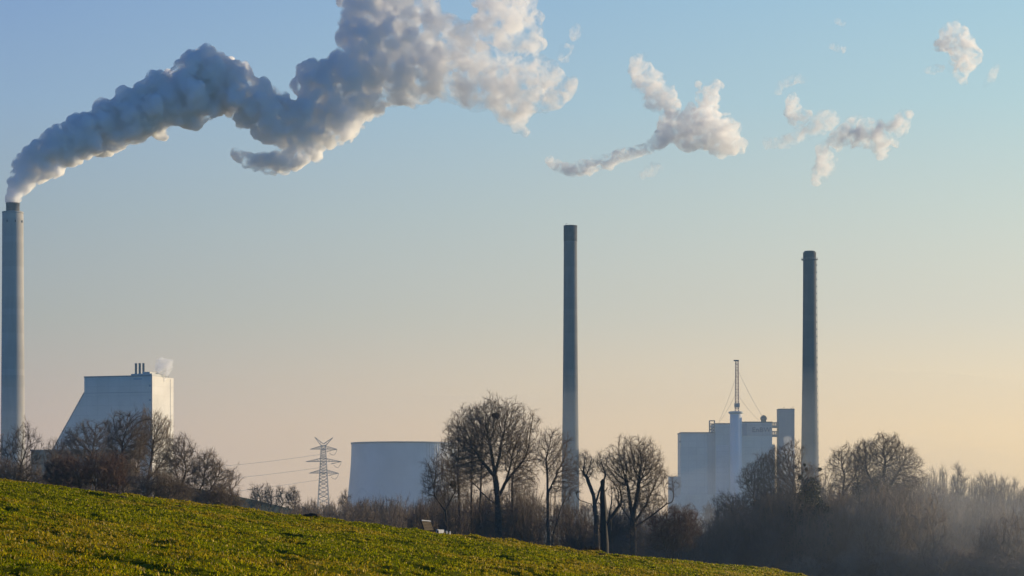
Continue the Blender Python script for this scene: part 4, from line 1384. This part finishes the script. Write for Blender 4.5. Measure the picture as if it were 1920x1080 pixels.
lite = [shrub_proto(s, n_att=150, twigs=2, r_tip=.04) for s in (211, 212, 213)]
g = random.Random(78)
spots = []
for i in range(170):
    x = g.uniform(430, 1980); Yf = g.uniform(950, 1250)
    spots.append((x, Yf, np.interp(x, [430, 640, 800, 1000, 1260, 1600, 1980], [948, 946, 944, 944, 948, 940, 938]) + g.uniform(-3, 5), g.uniform(9, 17)))
thicket('far_woods', 'low hazy belt of far-off woods along the horizon', spots, lite, M['twig'], 6)
spots = []
for i in range(70):
    x = g.uniform(1490, 1980); spots.append((x, g.uniform(326, 352), g.uniform(1020, 1062), g.uniform(24, 40)))
thicket('undergrowth', 'nearest low scrub along the bottom beyond the end of the meadow', spots, protos, M['twig_pale'], 7)  # pale twigs again, mist lightening put into the colour


# ------------------------------------------------------------------ steam
def puffs_to_mesh(name, circles, Y, seed, voxel, kids=9, amp=1.0, base_cut=None, grow=1.0, bend=0.0):
    """one closed billowing surface round a chain of puffs given as (column, row, radius) in the photograph at distance Y"""
    g = random.Random(seed)
    k = mpp(Y)
    sp = []
    full = [circles[0]]
    for a, b in zip(circles, circles[1:]):             # fill the gaps along the chain
        d, rr = math.hypot(b[0] - a[0], b[1] - a[1]), a[2] + b[2]
        n = int(d / (rr * .38)) if .38 < d / rr < 1.7 else 0
        for i in range(1, n + 1):
            t = i / (n + 1)
            full.append((a[0] + (b[0] - a[0]) * t, a[1] + (b[1] - a[1]) * t, (a[2] + (b[2] - a[2]) * t) * .92))
        full.append(b)
    for (px, py, r) in full:
        r *= grow
        c = P(px, py, Y + (px - circles[0][0]) * bend * k + g.uniform(-.35, .35) * r * k)
        sp.append((c, r * k * .92))
        for _ in range(kids):
            d = Vector((g.gauss(0, 1), g.gauss(0, 1), g.gauss(0, 1))).normalized()
            rr = r * k * g.uniform(.28, .5)
            c2 = c + d * r * k * g.uniform(.72, .95)
            sp.append((c2, rr))
            for _ in range(3):
                d2 = (d + Vector((g.gauss(0, .8), g.gauss(0, .8), g.gauss(0, .8)))).normalized()
                sp.append((c2 + d2 * rr * .85, rr * g.uniform(.3, .5)))
    unit = bmesh.new()
    bmesh.ops.create_icosphere(unit, subdivisions=2, radius=1)
    uv = np.array([v.co[:] for v in unit.verts]); uf = np.array([[v.index for v in f.verts] for f in unit.faces])
    unit.free()
    sp = [s for s in sp if s[1] > voxel * 1.1]
    V = np.concatenate([uv * r + np.array(c[:]) for c, r in sp])
    Fc = np.concatenate([uf + i * len(uv) for i in range(len(sp))])
    o = bpy.data.objects.new('tmp', mesh_np('tmp', V, [Fc]))
    C.objects.link(o)
    md = o.modifiers.new('r', 'REMESH')
    md.mode = 'VOXEL'
    md.voxel_size = voxel
    dg = bpy.context.evaluated_depsgraph_get()
    me = bpy.data.meshes.new_from_object(o.evaluated_get(dg))
    bpy.data.objects.remove(o)
    me.name = name
    n = len(me.vertices)
    co = np.empty(n * 3, np.float32); me.vertices.foreach_get('co', co); co = co.reshape(-1, 3).astype(float)
    nm = np.empty(n * 3, np.float32); me.vertices.foreach_get('normal', nm); nm = nm.reshape(-1, 3).astype(float)
    # cauliflower lumps at three sizes
    rmean = float(np.median([r for _, r, in [(0, s[1]) for s in sp[::1]]]))
    for size, a in ((10.0, 2.9), (4.6, 1.9), (2.2, 1.15)):
        f1 = worley(co / size)
        vary = .45 + 1.1 * vnoise(co[:, 0] / (size * 3) + size, co[:, 2] / (size * 3) + co[:, 1] / (size * 4))
        co = co + nm * (vary * (np.sqrt(np.clip(1 - (f1 / .95) ** 2, 0, 1)) - .55) * a * amp)[:, None]
    me.vertices.foreach_set('co', co.astype(np.float32).ravel())
    me.update()
    o = bpy.data.objects.new('tmp', me)                # close the folds the lumps made
    C.objects.link(o)
    md = o.modifiers.new('r', 'REMESH')
    md.mode = 'VOXEL'
    md.voxel_size = voxel * .85
    me2 = bpy.data.meshes.new_from_object(o.evaluated_get(bpy.context.evaluated_depsgraph_get()))
    bpy.data.objects.remove(o)
    bpy.data.meshes.remove(me)
    me = me2
    me.name = name
    n = len(me.vertices)
    co = np.empty(n * 3, np.float32); me.vertices.foreach_get('co', co); co = co.reshape(-1, 3).astype(float)
    if base_cut is not None:
        co[:, 2] = np.maximum(co[:, 2], base_cut)
    me.vertices.foreach_set('co', co.astype(np.float32).ravel())
    me.polygons.foreach_set('use_smooth', np.ones(len(me.polygons), dtype=bool))
    me.update()
    return me


def worley(p):
    c = np.floor(p)
    best = np.full(len(p), 9.0)
    for dx in (-1, 0, 1):
        for dy in (-1, 0, 1):
            for dz in (-1, 0, 1):
                k = c + np.array([dx, dy, dz])
                h = np.sin(k @ np.array([[127.1, 269.5, 113.5], [311.7, 183.3, 271.9], [74.7, 246.1, 124.6]])) * 43758.5453
                f = k + (h - np.floor(h)) - p
                best = np.minimum(best, (f ** 2).sum(1))
    return np.sqrt(best)


def steam(name, circles, Y, m, seed, label, cat, group=None, voxel=1.0, kids=9, amp=1.0, base_cut=None, grow=1.0, bend=0.0):
    me = puffs_to_mesh(name, circles, Y, seed, voxel, kids, amp, base_cut, grow, bend)
    c = P(circles[0][0], circles[0][1], Y)
    me.transform(Matrix.Translation(-c))
    o = link_mesh(name, me, m, loc=c)
    return tag(o, label, cat, group)


PLUME_Y = 1800
plume = [(25, 372, 11), (28, 360, 13), (35, 347, 16), (44, 334, 21), (56, 320, 26), (72, 305, 29), (92, 291, 32), (117, 277, 36), (146, 262, 39), (176, 248, 42),
         (206, 235, 44), (236, 223, 45), (266, 213, 46), (296, 203, 48), (326, 190, 50), (357, 176, 52), (388, 158, 50), (352, 135, 24), (372, 125, 34),
         (384, 103, 17), (425, 138, 27), (456, 128, 12), (420, 165, 45), (452, 182, 42), (484, 200, 42), (516, 218, 41), (546, 237, 42), (500, 240, 28),
         (576, 226, 45), (600, 190, 46), (590, 152, 36), (578, 134, 20), (626, 165, 52), (652, 128, 46), (662, 190, 45), (640, 228, 36), (606, 252, 26),
         (562, 268, 22), (560, 292, 22), (522, 304, 19), (492, 306, 16), (466, 300, 11), (442, 290, 7), (588, 284, 17), (680, 62, 38), (662, 34, 22), (690, 92, 48),
         (656, 8, 14), (716, 50, 56), (738, 100, 62), (704, 142, 50), (752, 12, 46), (798, 66, 52), (782, 122, 58), (742, 168, 34), (772, 160, 30), (836, 96, 56),
         (824, 142, 42), (872, 146, 46), (896, 108, 58), (868, 76, 30), (930, 54, 48), (968, 34, 40), (984, 82, 34), (898, 178, 34), (950, 158, 54), (1000, 146, 38),
         (1030, 152, 34), (958, 200, 38), (1008, 186, 26), (1058, 166, 20), (1040, 192, 14), (974, 232, 12), (984, 248, 6), (1076, 156, 9), (934, 4, 44),
         (984, 0, 26), (700, -20, 50), (752, -36, 50), (942, -40, 50), (800, -10, 30)]
M['plume'] = steam_mat('power_station_steam', .6, .085, .39, .50, .25, .10, .06, grad=(80, 420, .115), thin=(150, 330, .20))
steam('smoke_plume', plume, PLUME_Y, M['plume'], 11, 'huge billowing grey-white steam plume rising from the tall chimney', 'smoke', voxel=.9, base_cut=P(25, 381.5, PLUME_Y).z, bend=.24)
M['tailed'] = steam_mat('tailed_steam', .24, .12, .43, .62, .3, .12, .02, 1.0)
M['drift'] = steam_mat('drifting_steam', .25, .11, .45, .66, .3, .15, .02, .9)
frag1 = [(1030, 300, 7), (1046, 311, 9), (1066, 317, 10), (1090, 317, 11), (1115, 310, 12), (1140, 302, 12), (1166, 292, 11), (1192, 286, 10), (1212, 280, 10), (1114, 296, 5),
         (1236, 262, 16), (1262, 242, 24), (1296, 236, 31), (1330, 240, 34), (1360, 262, 27), (1386, 272, 12), (1326, 196, 18), (1330, 172, 13), (1346, 160, 9), (1310, 158, 6), (1290, 258, 26)]
steam('smoke_cloud', frag1, 1810, M['tailed'], 21, 'torn steam cloud with a long thin curled tail on one side', 'smoke', 'torn-off steam clouds drifting downwind', .8, 7, .6, grow=1.15, bend=.25)
frag = 'torn-off steam clouds drifting downwind'
M['wisp'] = steam_mat('thin_steam', .15, .13, .45, .70, .3, .2, .015, .9)
for circ, seed, lab, m in (
    ([(1196, 112, 8), (1196, 122, 11), (1203, 140, 16), (1218, 160, 19), (1234, 178, 20), (1250, 194, 18), (1262, 206, 11), (1208, 104, 4)], 22, 'ragged slanting steam wisp above the tailed cloud', 'drift'),
    ([(1572, 262, 13), (1590, 252, 17), (1612, 246, 18), (1634, 250, 18), (1654, 258, 19), (1652, 282, 10), (1650, 293, 5), (1676, 244, 16), (1694, 224, 11), (1704, 214, 6), (1606, 234, 12), (1670, 262, 12)], 23, 'bright ragged cloud with a pointed lower tip, right of the tailed cloud', 'drift'),
    ([(1546, 278, 10), (1540, 288, 8), (1550, 300, 13), (1544, 318, 13), (1536, 332, 10), (1528, 342, 5), (1556, 322, 6)], 24, 'small upright puff hanging below the ragged bright cloud', 'drift'),
    ([(1486, 184, 7), (1486, 196, 10), (1492, 212, 13), (1490, 228, 8), (1506, 220, 10), (1516, 216, 5)], 25, 'small pointed puff left of the ragged bright cloud', 'drift'),
    ([(1776, 62, 12), (1790, 50, 9), (1780, 78, 16), (1800, 84, 20), (1812, 100, 20), (1820, 112, 14), (1804, 122, 16), (1800, 138, 10), (1806, 152, 6), (1770, 82, 9)], 26, 'lone bright cloud highest and farthest downwind', 'drift'),
    ([(1440, 268, 7), (1462, 268, 8), (1484, 262, 8), (1506, 248, 10), (1524, 244, 11), (1540, 232, 13), (1556, 222, 13), (1530, 226, 10)], 27, 'thin grey streak between the tailed cloud and ragged bright cloud', 'wisp'),
    ([(1460, 172, 5), (1466, 162, 6), (1478, 153, 7), (1492, 147, 7), (1504, 150, 5)], 28, 'faint curved wisp above the small pointed puff', 'wisp'),
    ([(1080, 58, 8), (1077, 68, 7), (1062, 96, 9), (1056, 106, 8), (1066, 88, 6)], 29, 'tiny wisp torn off the plume at its bright outer edge', 'wisp'),
    ([(1868, 126, 5), (1862, 138, 6), (1856, 150, 6), (1848, 158, 4)], 30, 'faint thin wisp beside the lone bright cloud', 'wisp'),
    ([(1738, 132, 4), (1752, 130, 6), (1766, 128, 4)], 31, 'tiny grey streak left of the lone bright cloud', 'wisp'),
    ([(1558, 86, 4), (1570, 89, 5), (1580, 93, 4)], 32, 'tiny faint puff high between the small puff and lone cloud', 'wisp'),
    ([(1570, 38, 4), (1580, 44, 4)], 33, 'faintest tiny puff near the top of the sky', 'wisp'),
    ([(1218, 322, 8), (1230, 314, 8), (1206, 328, 5)], 34, 'faint shred of steam below the tailed cloud', 'wisp'),
):
    steam('smoke_cloud', circ, 1810, M[m], seed, lab, 'smoke', frag, .7, 7, .5, grow=1.35, bend=.25)
M['roof_steam'] = steam_mat('vent_steam', .34, .22, .38, .58, .3, .2, .03)
steam('steam_puff', [(309, 712, 3.5), (311, 705, 4), (314, 698, 5), (318, 690, 6), (312, 686, 8), (304, 686, 10), (298, 690, 8), (302, 680, 8), (318, 680, 6)], 1768, M['roof_steam'], 41, 'small grey puff of steam leaving the roof of the white building', 'steam', None, .5, 7, .3)
M['tower_steam'] = steam_mat('ground_steam', .07, .16, .36, .62, .35, .25, .02)
steam('steam_puff', [(1474, 880, 10), (1478, 868, 11), (1480, 856, 11), (1474, 846, 9), (1480, 836, 9), (1478, 826, 8), (1472, 858, 10), (1486, 848, 8)], 1815, M['tower_steam'], 42, 'pale thin steam drifting across the face of the stair tower', 'steam', None, .6, 7, .35)


# ------------------------------------------------------------------ haze
def make_haze():
    m, n = mat('river_haze')
    o = n.nodes.new('ShaderNodeOutputMaterial')
    v = n.nodes.new('ShaderNodeVolumePrincipled')
    v.inputs['Color'].default_value = (.40, .70, 1.0, 1)
    v.inputs['Density'].default_value = 0.00009
    v.inputs['Anisotropy'].default_value = 0.0
    n.links.new(v.outputs[0], o.inputs['Volume'])
    bm = bmesh.new()
    box(bm, -1160, 1160, -160, 2660, -1.0, 238.6)
    tag(obj_bm('haze', bm, m), kind='stuff')


make_haze()


def mist(px, Y, rx, ry, rz, dens, lab):
    m, n = mat('valley_mist')
    o = n.nodes.new('ShaderNodeOutputMaterial')
    v = n.nodes.new('ShaderNodeVolumePrincipled')
    v.inputs['Color'].default_value = (.88, .93, .93, 1)
    v.inputs['Density'].default_value = dens
    v.inputs['Anisotropy'].default_value = 0.0
    n.links.new(v.outputs[0], o.inputs['Volume'])
    bm = bmesh.new()
    bmesh.ops.create_icosphere(bm, subdivisions=5, radius=1)
    for w in bm.verts:
        k_ = 1 + .25 * mnoise.noise(w.co * 2.3 + Vector((px, 0, 0)))
        w.co = Vector((w.co.x * rx * k_, w.co.y * ry * k_, max(-1.1, w.co.z * rz * k_)))
    o_ = obj_bm('mist', bm, m, None, Vector(((px - 960) / F * Y, Y, .3)), True)
    tag(o_, lab, 'mist', kind='stuff')


mist(1900, 375, 34, 58, 13, .0017, 'pale mist hanging in the right-hand wood')
mist(1740, 340, 52, 46, 18, .0026, 'thin mist in front of the tall right-hand trees')
mist(1130, 520, 34, 80, 9, .0040, 'bluish ground mist behind the centre trees')
mist(960, 1290, 640, 430, 76, .00024, 'wide bank of low mist before the power station')
